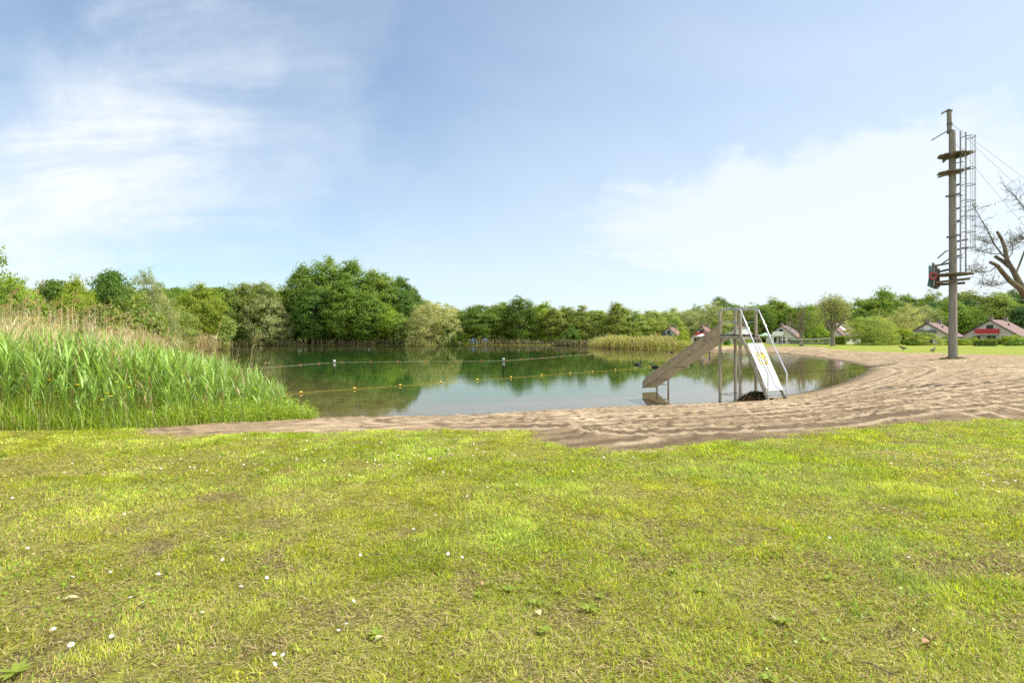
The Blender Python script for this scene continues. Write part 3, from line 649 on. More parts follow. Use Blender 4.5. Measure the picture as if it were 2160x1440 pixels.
# left bank, from the frame's edge towards the lake's far end
T(-112, 452, 95, 'broad', 34, 'mid', 'tall tree at the frame edge with leafy twigs reaching over the reeds')
T(30, 590, 55, 'broad', 46, 'fresh', 'rounded fresh green tree beside the tall edge tree, behind the reed plumes')
T(112, 577, 42, 'alder', 55, 'dark', 'slim dark tree with a pointed top behind the dry reed plumes')
T(160, 594, 40, 'broad', 52, 'yellow', 'yellow-green tree between the slim dark tree and the tall dark green tree')
T(236, 571, 46, 'broad', 62, 'dark', 'tallest dark green tree on the left bank above the reeds')
T(318, 586, 48, 'willow', 66, 'silver', 'grey-green feathery willow beside the tallest left bank tree')
T(416, 602, 42, 'broad', 76, 'yellow', 'bright yellow-green tree between grey willow and olive trees')
T(80, 640, 60, 'bush', 40, 'mid', 'wide green shrub behind the dry reed plumes, leftmost of the bank shrubs')
T(200, 645, 60, 'bush', 46, 'olive', 'olive shrub behind the reed plumes below the tallest bank tree')
T(290, 632, 60, 'bush', 56, 'olive', 'broad olive shrub below the grey-green feathery willow')
T(360, 655, 52, 'willow', 72, 'pale', 'low pale willow thicket behind the reed bed, below the yellow-green tree')
T(440, 662, 42, 'bush', 92, 'pale', 'pale yellow-green shrub overhanging the straw reeds at the bank tip')
T(462, 684, 26, 'bush', 96, 'yellow', 'low yellowish shrub on the very tip of the left bank')
T(300, 690, 50, 'bush', 52, 'pale', 'low pale shrub behind the tops of the green reeds')
# far corner left of the poplars
T(470, 606, 40, 'broad', 112, 'mid', 'mid green tree right of the bright yellow-green tree')
T(512, 599, 44, 'broad', 128, 'olive', 'olive crown in the row between the yellow-green tree and the poplars')
T(560, 601, 40, 'broad', 130, 'olive', 'olive tree with uneven top directly left of the poplars')
T(598, 606, 34, 'broad', 136, 'fresh', 'yellowish crown tucked against the flank of the tall poplars')
T(505, 655, 34, 'broad', 122, 'dark', 'dark low tree overhanging the water left of the silver willow')
T(548, 622, 46, 'willow', 126, 'silver', 'silver-leaved willow over the water left of the poplars')
T(592, 662, 28, 'willow', 127, 'silver', 'small silver willow leaning to the water at the poplars\' foot')
# poplars
T(640, 552, 44, 'poplar', 134, 'mid', 'tall poplar at the left shoulder of the poplar clump')
T(690, 542, 50, 'poplar', 136, 'mid', 'tallest poplar at the summit of the clump')
T(742, 548, 48, 'poplar', 135, 'mid', 'poplar just right of the clump summit')
T(786, 563, 44, 'poplar', 137, 'mid', 'poplar on the right slope of the clump')
T(660, 600, 40, 'poplar', 130, 'dark', 'lower dark poplar in front of the left shoulder of the clump')
T(722, 590, 44, 'poplar', 130, 'mid', 'lower front poplar below the clump summit')
T(775, 612, 40, 'poplar', 130, 'mid', 'lower front poplar on the right of the clump')
T(812, 577, 42, 'poplar', 140, 'mid', 'rounded poplar filling the clump towards the round willow')
T(845, 583, 40, 'poplar', 142, 'dark', 'separate dark poplar behind the right end of the clump')
T(872, 602, 26, 'poplar', 146, 'dark', 'small dark poplar beyond the round willow')
T(818, 648, 34, 'broad', 129, 'fresh', 'bright green young tree between the poplars and the round willow')
T(848, 662, 24, 'alder', 129, 'pale', 'slender pale tree beside the round willow')
T(908, 632, 52, 'willow', 131, 'silver', 'round silver-green willow on the far shore')
T(955, 690, 22, 'bush', 130, 'mid', 'low green shrub at the right foot of the round willow')
# far shore centre
T(1003, 644, 46, 'broad', 134, 'dark', 'dark spreading tree with a thick trunk right of the round willow')
T(1048, 645, 34, 'broad', 137, 'mid', 'mid green tree between the two dark shore trees')
T(1096, 625, 44, 'broad', 135, 'dark', 'tallest dark green tree on the far shore centre')
T(1138, 643, 36, 'broad', 140, 'fresh', 'fresh green tree against the tallest centre tree')
T(1165, 645, 30, 'alder', 135, 'olive', 'first olive alder right of the dark shore trees')
T(1196, 648, 30, 'alder', 136, 'olive', 'olive alder leaning over the brown reeds, second in the row')
T(1228, 652, 30, 'alder', 135, 'olive', 'olive alder in the middle of the alder row')
T(1262, 650, 28, 'alder', 136, 'pale', 'pale alder left of the feathery tall alder')
T(1300, 634, 34, 'alder', 134, 'olive', 'tall feathery alder rising above its neighbours')
T(1335, 656, 32, 'alder', 136, 'pale', 'pale tree right of the feathery tall alder')
T(1208, 692, 18, 'bush', 131, 'dark', 'dark low shrub at the waterline below the alders')
T(1370, 657, 36, 'broad', 140, 'pale', 'whitish green tree behind the rounded reed clump')
T(1408, 655, 34, 'broad', 146, 'pale', 'pale green tree behind the first bungalow')
# behind the houses
T(1448, 650, 40, 'willow', 152, 'silver', 'grey willow left behind the red-balcony bungalow')
T(1495, 645, 46, 'willow', 154, 'silver', 'large grey willow above the red-balcony bungalow')
T(1520, 628, 26, 'broad', 168, 'dark', 'dark crown poking above the grey willows')
T(1562, 640, 36, 'willow', 158, 'olive', 'olive willow behind the slide tower')
T(1605, 645, 34, 'broad', 156, 'dark', 'dark tree behind the slide handrails')
T(1642, 636, 40, 'broad', 164, 'mid', 'broad green tree above the white-balcony bungalow')
T(1680, 650, 40, 'broad', 160, 'dark', 'dark tree behind the nearly bare pollard')
T(1724, 662, 34, 'willow', 140, 'olive', 'olive willow between the two pollards')
T(1800, 652, 34, 'broad', 162, 'dark', 'dark tree between the leafy pollard and the round shrub willow')
T(1838, 664, 47, 'willow', 114, 'pale', 'round shrub willow standing on the lawn')
T(1862, 617, 46, 'broad', 176, 'mid', 'tall green tree rising behind the round shrub willow')
T(1905, 650, 36, 'willow', 150, 'silver', 'pale grey-leaved tree right of the round shrub willow')
T(1945, 640, 42, 'willow', 156, 'silver', 'pale grey-leaved tree behind the white-window bungalow')
T(2000, 640, 46, 'broad', 158, 'mid', 'green tree directly behind the climbing pole')
T(2048, 650, 40, 'broad', 156, 'dark', 'dark tree in the gap between the last two bungalows')
T(2110, 630, 46, 'broad', 160, 'olive', 'olive tree above the last bungalow\'s roof')
T(2165, 645, 50, 'broad', 156, 'blue', 'dark bluish tree at the frame edge behind the last bungalow')
# the wood's edge behind everything
r_ = np.random.default_rng(5)
skyl = [(-260, 560), (0, 600), (300, 604), (480, 612), (600, 615), (900, 640), (1100, 652), (1300, 655), (1480, 654), (1600, 646), (1700, 642), (1800, 636), (1900, 630), (2000, 618), (2090, 612), (2160, 608), (2400, 600)]
px = -240.0; i = 0
while px < 2390:
    D = (70 + max(0, px) * .15 if px < 480 else 152 if px < 1350 else 178) + r_.uniform(-6, 12); D = min(D, 190)
    top = np.interp(px, *zip(*skyl)) + r_.uniform(-5, 12)
    zone = ('leafy tree in the wood behind the left bank', 'background trees of the left bank') if px < 480 else ('leafy tree in the wood behind the far shore', 'background trees of the far shore') if px < 1380 else ('leafy tree on the wooded rise behind the bungalows', 'background trees behind the bungalows')
    T(px, top, r_.uniform(26, 38), ['broad', 'broad', 'alder', 'broad', 'willow'][i % 5] if px > 480 else 'broad', D, ['mid', 'olive', 'dark', 'fresh', 'pale', 'mid', 'olive'][r_.integers(0, 7)], zone[0], zone[1]); px += r_.uniform(20, 30); i += 1
px = 1500.0
while px < 2380:
    T(px, np.interp(px, *zip(*skyl)) + r_.uniform(16, 34), r_.uniform(28, 38), 'broad', 168 + r_.uniform(-4, 5), ['mid', 'olive', 'blue', 'dark', 'pale', 'silver'][r_.integers(0, 6)], 'leafy tree on the wooded rise behind the bungalows', 'background trees behind the bungalows'); px += r_.uniform(30, 42)
# understorey along the wood
for (a, b, D, top, lab) in [(520, 980, 139, 690, 'dark shrub under the trees of the far shore'), (980, 1400, 146, 694, 'green shrub under the alders of the far shore'), (1390, 2360, 160, 690, 'shrub below the trees behind the bungalows'), (-220, 330, 62, 680, 'shrub under the trees of the left bank')]:
    px = a
    while px < b:
        T(px, top + r_.uniform(-12, 10), r_.uniform(22, 32), 'bush', D + r_.uniform(-5, 5), ['dark', 'mid', 'dark', 'olive'][r_.integers(0, 4)], lab, lab.replace('shrub', 'shrubs') + ' (all)'); px += r_.uniform(30, 42)
# garden shrubs
T(1440, 701, 15, 'bush', 122, 'yellow', 'bright yellow-green shrub between the first two bungalows')
T(1426, 708, 8, 'bush', 120, 'dark', 'small dark shrub right of the first bungalow')
T(1573, 706, 20, 'bush', 116, 'fresh', 'green shrub seen between the slide posts')
T(1535, 713, 8, 'bush', 114, 'dark', 'small dark shrub at the corner of the grey-roofed bungalow')
T(1735, 690, 20, 'bush', 124, 'fresh', 'green garden shrub between the two pollards')
T(1712, 703, 20, 'bush', 126, 'blue', 'bluish shrub behind the net, right of the nearly bare pollard')
T(1690, 712, 12, 'bush', 122, 'dark', 'dark low shrub at the foot of the nearly bare pollard')
T(1905, 692, 24, 'broad', 122, 'yellow', 'small yellow-green garden tree beside the white-window bungalow')
T(1946, 703, 27, 'bush', 110, 'pale', 'pale leafy shrub in front of the white-window bungalow')
T(1925, 714, 14, 'bush', 109, 'mid', 'low shrub at the corner of the white-window bungalow')
T(1993, 709, 12, 'bush', 112, 'mid', 'green shrub between bungalow wall and climbing pole')
T(2030, 714, 20, 'bush', 113, 'yellow', 'low yellowish shrub just right of the climbing pole')
T(2056, 713, 16, 'bush', 115, 'fresh', 'low flowering shrub below the red balcony of the last bungalow')
T(2118, 711, 14, 'bush', 117, 'fresh', 'fresh green shrub at the last bungalow\'s wall')
T(2140, 707, 16, 'bush', 114, 'yellow', 'rounded yellow-green shrub before the last bungalow\'s eaves')
T(2148, 714, 20, 'bush', 108, 'mid', 'darker spreading shrub at the frame edge in front of the last bungalow')
T(2128, 720, 12, 'bush', 106, 'dark', 'low dark shrub on the lawn edge in front of the last bungalow')

# hedges
def hedge(px, y0, y1, hw, D, tint, label, depth=1.4):
    x = (px - CX) / F * D; z0 = zland(x, D); Ht = CAMZ + (HZ - y0) * D / F - z0; W = 2 * hw * D / F
    r_ = np.random.default_rng(int(px)); n = int(260 * (W * Ht * 2 + W * depth) / 3); n = min(n, 6000)
    s = r_.integers(0, 6, n); u, v_, w_ = r_.uniform(-.5, .5, (3, n)); k = r_.random(n)
    p = np.stack([u * W, v_ * depth, (w_ + .5) * Ht], -1); nr = np.zeros((n, 3))
    a = k < .45; p[a, 1] = -depth / 2; nr[a, 1] = -1
    b = (k >= .45) & (k < .75); p[b, 2] = Ht; nr[b, 2] = 1
    c_ = (k >= .75) & (k < .85); p[c_, 0] = W / 2; nr[c_, 0] = 1
    d_ = (k >= .85) & (k < .95); p[d_, 0] = -W / 2; nr[d_, 0] = -1
    p += r_.normal(0, .07, (n, 3)); p[:, 2] = np.maximum(p[:, 2], .02)
    V, Q = diamonds(p, unit(nr + r_.normal(0, .5, (n, 3))), unit(r_.normal(0, 1, (n, 3))), r_.uniform(.15, .3, n), r_.uniform(.1, .2, n))
    o = thing('hedge', label, 'hedge', (x, D, z0), -math.atan2(x, D) * .6)
    f = link('foliage', fast_mesh('foliage', V, Q, tone=np.repeat(r_.random(n), 4)), M['leaf'], o); f.color = (*GREEN[tint], 1)
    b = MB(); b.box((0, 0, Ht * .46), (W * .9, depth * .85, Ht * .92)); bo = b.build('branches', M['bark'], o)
hedge(1772, 710, 723, 10, 122, 'fresh', 'clipped bright green hedge block beside the skylight bungalow')
hedge(1882, 716, 724, 13, 121, 'mid', 'clipped hedge with a light top left of the gate pillar')
hedge(1908, 716, 724, 8, 121, 'mid', 'short clipped hedge between gate pillar and pale shrub')
hedge(2077, 718, 728.5, 18, 103, 'mid', 'clipped dark green hedge block on the lawn below the red balcony')
hedge(2110, 715, 724, 26, 116, 'fresh', 'long light green hedge before the last bungalow')
hedge(1677, 715, 722, 9, 124, 'mid', 'small clipped hedge at the corner of the white-balcony bungalow')
hedge(1037, 708, 720, 18, 147, 'yellow', 'sunlit yellow-green hedge seen under the far shore trees')

# pollards with visible limbs
def limb_tree(px, base_y, top, D, hw, n_limb, leafn, tint, label, seed, leaf=.2):
    r_ = np.random.default_rng(seed); x = (px - CX) / F * D; z0 = zland(x, D); Ht = CAMZ + (HZ - top) * D / F - z0; W = hw * D / F
    o = thing('pollard_tree', label, 'tree', (x, D, z0)); b = MB(); r0 = Ht * .038
    b.tube([(0, 0, -.3), (.05, 0, Ht * .1), (-.03, 0, Ht * .22), (0, 0, Ht * .34)], [r0 * 1.4, r0 * 1.05, r0, r0 * 1.0], 10)
    tips = []
    for i in range(n_limb):
        a = 2 * math.pi * i / n_limb + r_.uniform(-.3, .3); rr = W * r_.uniform(.35, 1.0) * (1 if i % 3 else .35); hh = Ht * (.98 - .33 * (rr / W) ** 1.5) * r_.uniform(.93, 1.0)
        s = np.array([0, 0, Ht * r_.uniform(.24, .34)]); e = np.array([math.cos(a) * rr, math.sin(a) * rr, hh])
        m1 = s + (e - s) * .33 + np.array([math.cos(a), math.sin(a), 0]) * rr * .16; m2 = s + (e - s) * .68 + np.array([math.cos(a), math.sin(a), 0]) * rr * .12
        b.tube([s, m1, m2, e], [r0 * .55, r0 * .42, r0 * .3, r0 * .12], 6)
        for k in range(4):
            f = r_.uniform(.35, .95); q = m1 + (e - m1) * f; d = r_.normal(0, 1, 3); d[2] = abs(d[2]); d /= np.linalg.norm(d); q2 = q + d * Ht * .13; b.tube([q, (q + q2) / 2 + r_.normal(0, .1, 3), q2], [r0 * .14, r0 * .1, r0 * .04], 4, False); tips += [q2, (q + q2) / 2]
        tips += [e, m2, (e + m2) / 2]
    tr = b.build('trunk', M['bark_pale'], o)
    tips = np.array(tips); rep = np.repeat(np.arange(len(tips)), leafn); c = tips[rep] + r_.normal(0, Ht * .055, (len(rep), 3)); n = len(c)
    V, Q = diamonds(c, unit(r_.normal(0, 1, (n, 3)) + np.array([0, -.2, .5])), unit(r_.normal(0, .6, (n, 3)) - np.array([0, 0, 1.])), r_.uniform(.6, 1.3, n) * leaf * 1.6, r_.uniform(.6, 1.2, n) * leaf * .7)
    f = link('crown', fast_mesh('crown', V, Q, tone=np.repeat(r_.random(n), 4)), M['leaf'], o); f.color = (*GREEN[tint], 1)
limb_tree(1690, 727, 638, 104, 30, 11, 5, 'olive', 'nearly bare pollard with upright dead branches behind the net', 31)
limb_tree(1756, 727, 622, 103, 44, 13, 34, 'silver', 'leafy pollard willow with a fan of thick limbs behind the net', 32)

# cut willow leaning in at the frame's edge
o = thing('willow_tree', 'lopped willow with mossy sawn limbs and sparse twigs leaning in beside the climbing pole', 'tree', (0, 0, 0))
D0 = 19.0; q = lambda px, py, dd=0: tuple(at_d(px, py, D0 + dd))
bx0 = at_d(2290, 700, D0); zb = zland(bx0[0], D0)
b = MB()
b.tube([(bx0[0] + .1, D0, zb - .3), (bx0[0], D0, zb + .6), q(2250, 690), q(2200, 655), q(2160, 618), q(2142, 580), q(2124, 548), q(2119, 520), q(2112, 503), q(2103, 488)], [.26, .22, .20, .17, .12, .085, .066, .058, .05, .04], 10)
b.tube([q(2170, 630), q(2150, 607, -.3), q(2130, 592, -.5), q(2113, 572, -.7), q(2104, 560, -.8), q(2089, 553, -.9)], [.115, .088, .076, .067, .058, .05], 8)
b.tube([q(2130, 562), q(2116, 551, .2), q(2098, 540, .3)], [.08, .065, .05], 7)
tw = [[q(2128, 552), q(2112, 535, .2), q(2096, 513, .4), q(2085, 489, .4), q(2068, 460, .5), q(2050, 430, .5)],
      [q(2190, 640), q(2215, 540, .5), q(2190, 470, .8), q(2160, 438, .8), q(2142, 416, .8), q(2118, 392, .8)],
      [q(2124, 548), q(2135, 535, .3), q(2136, 522, .3), q(2132, 505, .3)], [q(2142, 580), q(2165, 520, .5), q(2168, 500, .5), q(2158, 505, .6), q(2140, 508, .6)],
      [q(2104, 560, -.8), q(2088, 572, -.9), q(2070, 575, -1), q(2052, 572, -1.1)], [q(2130, 592, -.5), q(2110, 600, -.6), q(2090, 603, -.7), q(2072, 598, -.8)],
      [q(2096, 513, .4), q(2080, 512, .5), q(2064, 505, .6)], [q(2112, 535, .2), q(2090, 535, .3), q(2062, 528, .3)], [q(2190, 640), q(2240, 560, .2), q(2260, 470, .3), q(2250, 420, .3)]]
tips = []
for t in tw:
    b.tube(t, np.linspace(.034 if len(t) > 4 else .018, .008, len(t)), 5, False)
    P = np.array(t)
    for k in range(7 * len(t)):
        f = random.uniform(.25, 1) ** .7 * (len(t) - 1.001); i0 = int(f); p0 = P[i0] + (P[i0 + 1] - P[i0]) * (f - i0)
        d = np.array([random.gauss(-.2, 1), random.gauss(0, 1), random.gauss(.35, .7)]); d /= np.linalg.norm(d); L = random.uniform(.15, .55); p1 = p0 + d * L * .5 + np.array([0, 0, .03]); p2 = p0 + d * L
        b.tube([p0, p1, p2], [.007, .005, .003], 4, False); tips += [p1, p2, (p1 + p2) / 2]
b.build('trunk', surf('mossy_bark', (.20, .165, .115), (.09, .075, .055), .9, scale=4, bmp=.9, bdist=.03, stretch=(3, 3, 1), c3=(.22, .23, .07), spec=.1), o)
tips = np.array(tips); rep = np.repeat(np.arange(len(tips)), 4); n = len(rep); c = tips[rep] + rng.normal(0, .05, (n, 3))
V, Q = diamonds(c, unit(rng.normal(0, 1, (n, 3))), unit(rng.normal(0, 1, (n, 3))), rng.uniform(.035, .075, n), rng.uniform(.012, .022, n))
f = link('crown', fast_mesh('crown', V, Q, tone=np.repeat(rng.random(n), 4)), M['leaf'], o); f.color = (.085, .105, .04, 1)
# the same tree's upper crown, above and outside the frame, throws the dappled shade on the sand
n = 2600; c = at_d(2520, 430, D0)[None] + rng.normal(0, 1, (n, 3)) * np.array([1.2, 1.6, 1.3])
V, Q = diamonds(c, unit(rng.normal(0, 1, (n, 3))), unit(rng.normal(0, 1, (n, 3))), rng.uniform(.06, .12, n), rng.uniform(.02, .04, n))
f = link('crown', fast_mesh('crown', V, Q, tone=np.repeat(rng.random(n), 4)), M['leaf'], o); f.color = (.085, .105, .04, 1)

# ------------------------------------------------------------------ bungalows
def house(px, D, turn, label, w=8.6, L=8.5, eave=1.9, ridge=5.0, roof='roof_red', wall='wall_brick', bal=None, bal_w=3.2, bal_x=0, door='glass', sc=1.0, skylight=None, porch=False, solar=False, gw=1.0):
    x = (px - CX) / F * D; z0 = zland(x, D); az = math.atan2(x, D)
    o = thing('bungalow', label, 'house', (x, D, z0), -(az + R(turn))); o.scale = (sc,) * 3
    b = MB(); poly = [(-w / 2, 0, -.3), (w / 2, 0, -.3), (w / 2, 0, eave), (0, 0, ridge - .12), (-w / 2, 0, eave)]; b.prism(poly, (0, 0, 0), (0, L, 0)); b.build('wall', M[wall], o)
    sl = math.atan2(ridge - eave, w / 2); b = MB(); ov = .35
    for s in (-1, 1):
        e = np.array([s * (w / 2 + ov), 0, eave - ov * math.tan(sl)]); r0 = np.array([0, 0, ridge]); th = np.array([s * math.sin(sl), 0, math.cos(sl)]) * .14
        if s > 0 or roof != 'roof_mix': b.prism([tuple(e + [0, -.25, 0]), tuple(r0 + [0, -.25, 0]), tuple(r0 + th * (1 if s > 0 else 1) + [0, -.25, 0]), tuple(e + th + [0, -.25, 0])], (0, 0, 0), (0, L + .5, 0))
    rf = b.build('roof', M[roof], o)
    for (cy, cx_) in ((.55, 0), (L - 1.2, .35)):
        b = MB(); b.box((cx_, cy, ridge + .2), (.75, .6, 1.0), bevel=.03); b.box((cx_, cy, ridge + .75), (.9, .72, .1), bevel=.02); b.build('chimney', M['brick_chimney'], rf)
    b = MB(); vx = w * .2; vz = ridge - vx * math.tan(sl)
    for dy in (0, .35): b.tube([(vx, L * .45 + dy, vz), (vx, L * .45 + dy, vz + .6)], .09, 8)
    b.build('vent_pipe', M['dark_trim'], rf)
    b = MB()                                             # barge boards along the verge
    for s in (-1, 1): b.beam((s * (w / 2 + ov + .02), -.30, eave - ov * math.tan(sl) - .02), (0, -.30, ridge + .02), .06, .24, (0, -1, 0))
    b.build('bargeboard', M['dark_trim'], rf)
    if skylight or solar:
        cx_, y0, y1 = w * .22, (L * .1 if solar else L * .3), (L * .62 if solar else L * .48)
        t = np.array([-math.cos(sl), 0, math.sin(sl)]); nn = np.array([math.sin(sl), 0, math.cos(sl)]); c0 = np.array([cx_, 0, ridge - cx_ * math.tan(sl)]) + nn * .17; hl = 1.5 if solar else .7
        b = MB(); b.prism([tuple(c0 - t * hl + [0, y0, 0]), tuple(c0 + t * hl + [0, y0, 0]), tuple(c0 + t * hl + nn * .05 + [0, y0, 0]), tuple(c0 - t * hl + nn * .05 + [0, y0, 0])], (0, 0, 0), (0, y1 - y0, 0))
        b.build('solar_panel' if solar else 'skylight', M['slate_paint' if solar else 'white_paint'], rf)
    fz = 2.35
    b = MB(); b.box((-.0, -.05, fz + .95), (1.15 * gw, .1, 1.75), bevel=.01); wn = b.build('window', M['white_paint'] if door != 'brown' else M['dark_trim'], o)
    b = MB(); b.box((0, -.11, fz + .95), (.95 * gw, .03, 1.55)); b.build('pane', M['white_paint'] if door == 'white' else M['glass'], wn)
    if bal:
        b = MB(); b.box((bal_x, -1.12, fz - .08 + .55), (bal_w, .07, 1.05), bevel=.01)
        for s in (-1, 1): b.box((bal_x + s * (bal_w / 2 + .037), -.60, fz + .47), (.07, 1.1, 1.05), bevel=.01)
        bo = b.build('balcony', M[bal], o)
        b = MB(); b.box((bal_x, -.58, fz - .14), (bal_w, 1.14, .12)); b.build('floor_slab', M['pale_paint'], bo)
        if porch:
            b = MB()
            for s in (-1, 1): b.box((bal_x + s * (bal_w / 2 - .1), -1.05, fz / 2 - .12), (.12, .12, fz - .24))
            b.build('post', M['white_paint'], bo)
    for (cx_, ww, hh, zc) in ((-w * .24, 1.5, 1.5, 1.2), (w * .03, 1.7, 1.95, 1.0), (w * .28, 1.2, 1.2, 1.2)):
        b = MB(); b.box((cx_, -.045, zc), (ww, .09, hh), bevel=.01); wn = b.build('window', M['white_paint'], o)
        b = MB(); b.box((cx_ - ww * .24, -.10, zc), (ww * .44, .03, hh - .2)); b.box((cx_ + ww * .24, -.10, zc), (ww * .44, .03, hh - .2)); b.build('pane', M['glass'], wn)
    for cy in (L * .25, L * .6):
        b = MB(); b.box((w / 2 + .045, cy, 1.05), (.09, 1.4, 1.1), bevel=.01); wn = b.build('window', M['white_paint'], o)
        b = MB(); b.box((w / 2 + .10, cy, 1.05), (.03, 1.2, .9)); b.build('pane', M['glass'], wn)
    return o
house(1411, 133, 13, 'pale bungalow with a dark blue balcony behind the reed clump', 6.2, 7.5, ridge=4.9, bal='blue_paint', bal_w=2.6, bal_x=-.4, sc=.78)
house(1480, 136, 13, 'pale bungalow with red balcony and white parasol seen left of the slide', 6.4, 7.5, ridge=5.0, bal='red_paint', bal_w=2.7, bal_x=-.1, door='brown', sc=.8)
house(1553, 132, 15, 'bungalow with a red roof seen through the slide tower', 6.6, 8, ridge=4.9, bal='red_paint', bal_w=2.0, bal_x=1.9, sc=.82)
house(1648, 126, 14, 'bungalow with white balcony and solar panel right of the slide handrails', 7.6, 7, ridge=4.9, sc=.84, bal='white_paint', bal_w=2.4, bal_x=-.6, porch=True, solar=True)
house(1748, 136, 32, 'bungalow with skylight roof half hidden behind the leafy pollard', 7, 7, ridge=4.9, roof='roof_brown', skylight=True)
house(1956, 122, 17, 'bungalow with a white gable window and slate balcony, partly behind the climbing pole', 9.0, 8, ridge=4.95, roof='roof_brown', bal='slate_paint', sc=.94, bal_w=3.3, door='white', gw=1.1)
house(2088, 120, 17, 'bungalow with a wide red balcony beyond the climbing pole at the frame edge', 9.6, 9, ridge=5.2, roof='roof_brown', bal='red_paint', bal_w=3.7, bal_x=-.3, door='brown')
house(1080, 168, 10, 'white and red-brown cottage glimpsed under the trees of the far shore', 8, 6, 2.2, 4.6, roof='roof_brown', wall='wall_red')
house(712, 160, 10, 'red-brown cottage glimpsed between the poplar trunks', 9, 6, 2.2, 5.5, roof='roof_brown', wall='wall_red')
# slate roof half of the third bungalow: an annex with a pale sheet roof
x, D = (1545 - CX) / F * 131, 128.5
o = thing('annex', 'small annex with a pale grey sheet roof beside the slide tower', 'shed', (x - 1.2, D, zland(x, D)), -R(48))
b = MB(); b.prism([(-2, 0, -.2), (2, 0, -.2), (2, 0, 3.6), (-2, 0, 1.9)], (0, 0, 0), (0, 4, 0)); b.build('wall', M['pale_paint'], o)
b = MB(); b.prism([(-2.3, -.25, 1.80), (2.2, -.25, 3.70), (2.2, -.25, 3.84), (-2.3, -.25, 1.94)], (0, 0, 0), (0, 4.5, 0)); b.build('roof', M['roof_slate'], o)
# parasol and garden pavilion, gate pillar, tents
def parasol(px, py, D, label, m, r=1.4, h=2.3):
    x = (px - CX) / F * D; z0 = zland(x, D); o = thing('parasol', label, 'parasol', (x, D, z0))
    b = MB(); b.tube([(0, 0, 0), (0, 0, h + .1)], .03, 8); b.build('pole', M['galv'], o)
    b = MB(); n = 8; vs = [(0, 0, h + .05)] + [(math.cos(2 * math.pi * k / n) * r, math.sin(2 * math.pi * k / n) * r, h - .45) for k in range(n)] + [(math.cos(2 * math.pi * k / n) * r, math.sin(2 * math.pi * k / n) * r, h - .6) for k in range(n)]
    b.add(vs, [(0, 1 + k, 1 + (k + 1) % n) for k in range(n)] + [(1 + k, 9 + k, 9 + (k + 1) % n, 1 + (k + 1) % n) for k in range(n)]); b.build('canopy', m, o)
    b = MB(); b.tube([(0, 0, 0), (0, 0, .08)], .28, 12); b.build('base', M['slate_paint'], o)
parasol(1481, 712, 128, 'white parasol open on the terrace below the red balcony', M['white_paint'])
x, D = (1615 - CX) / F * 117, 117; o = thing('garden_pavilion', 'garden pavilion with pale green canopy and white corner posts', 'pavilion', (x, D, zland(x, D)), -R(20))
b = MB(); vs = [(-1.3, -1.3, 1.9), (1.3, -1.3, 1.9), (1.3, 1.3, 1.9), (-1.3, 1.3, 1.9), (0, 0, 2.55), (-1.3, -1.3, 1.7), (1.3, -1.3, 1.7), (1.3, 1.3, 1.7), (-1.3, 1.3, 1.7)]
b.add(vs, [(0, 1, 4), (1, 2, 4), (2, 3, 4), (3, 0, 4), (5, 6, 1, 0), (6, 7, 2, 1), (7, 8, 3, 2), (8, 5, 0, 3)]); b.build('canopy', M['green_cloth'], o)
for sx in (-1, 1):
    for sy in (-1, 1): b = MB(); b.box((sx * 1.22, sy * 1.22, .85), (.09, .09, 1.7)); b.build('post', M['white_paint'], o)
x, D = (1897 - CX) / F * 121, 121; o = thing('gate_pillar', 'sandy brick pillar between two clipped hedges', 'pillar', (x, D, zland(x, D)))
b = MB(); b.box((0, 0, .55), (.55, .55, 1.3), bevel=.02); b.build('shaft', M['wall_brick'], o); b = MB(); b.box((0, 0, 1.25), (.68, .68, .1), bevel=.02); b.build('cap', M['pale_paint'], o)
for px, lab in ((999, 'blue tent under the dark spreading tree, beside its trunk'), (1023, 'blue tent nearer to the sunlit hedge on the far shore')):
    D = 143; x = (px - CX) / F * D; o = thing('tent', lab, 'tent', (x, D, zland(x, D)), random.uniform(-.5, .5), 'tents on the far shore')
    b = MB(); vs = []; fs = []
    for i in range(5):
        t = i / 4 * math.pi / 2
        vs += [(math.cos(t) * 1.0 * math.cos(2 * math.pi * k / 10), math.cos(t) * .8 * math.sin(2 * math.pi * k / 10), math.sin(t) * 1.25) for k in range(10)]
    for i in range(4):
        fs += [(i * 10 + k, i * 10 + (k + 1) % 10, i * 10 + 10 + (k + 1) % 10, i * 10 + 10 + k) for k in range(10)]
    b.add(vs, fs, True); b.build('canopy', M['blue_cloth'], o); b = MB(); b.prism([(-.3, -.82, 0), (.3, -.82, 0), (0, -.45, .9)], (0, 0, 0), (0, .03, 0)); b.build('entrance', M['white_paint'], o)

# volleyball net
D = 95; p0, p1 = at_d(1646, 730, D), at_d(1751, 729, D); z0, z1 = zland(*p0[:2]), zland(*p1[:2])
o = thing('beach_net', 'low white sports net on two posts at the edge of the far sand', 'net', (p0[0], p0[1], z0)); rel = lambda p: tuple(np.array(p) - np.array([p0[0], p0[1], z0]))
for p, z, t in ((p0, z0, 708.5), (p1, z1, 711.5)):
    b = MB(); b.tube([rel((p[0], p[1], z - .2)), rel((p[0], p[1], CAMZ + (HZ - t) * D / F))], .04, 8); b.build('post', M['galv'], o)
b = MB(); pts = []
for k in range(13):
    f = k / 12; pts.append(np.array([p0[0] + (p1[0] - p0[0]) * f, p0[1] + (p1[1] - p0[1]) * f, CAMZ + (HZ - (715 - 2 * f)) * D / F - .12 * math.sin(math.pi * f)]))
b.tube([rel(p) for p in pts], .032, 6); b.build('top_tape', M['white_paint'], o)
b = MB(); b.tube([rel(p - np.array([0, 0, .72])) for p in pts], .025, 6); b.build('bottom_tape', M['white_paint'], o)
b = MB()
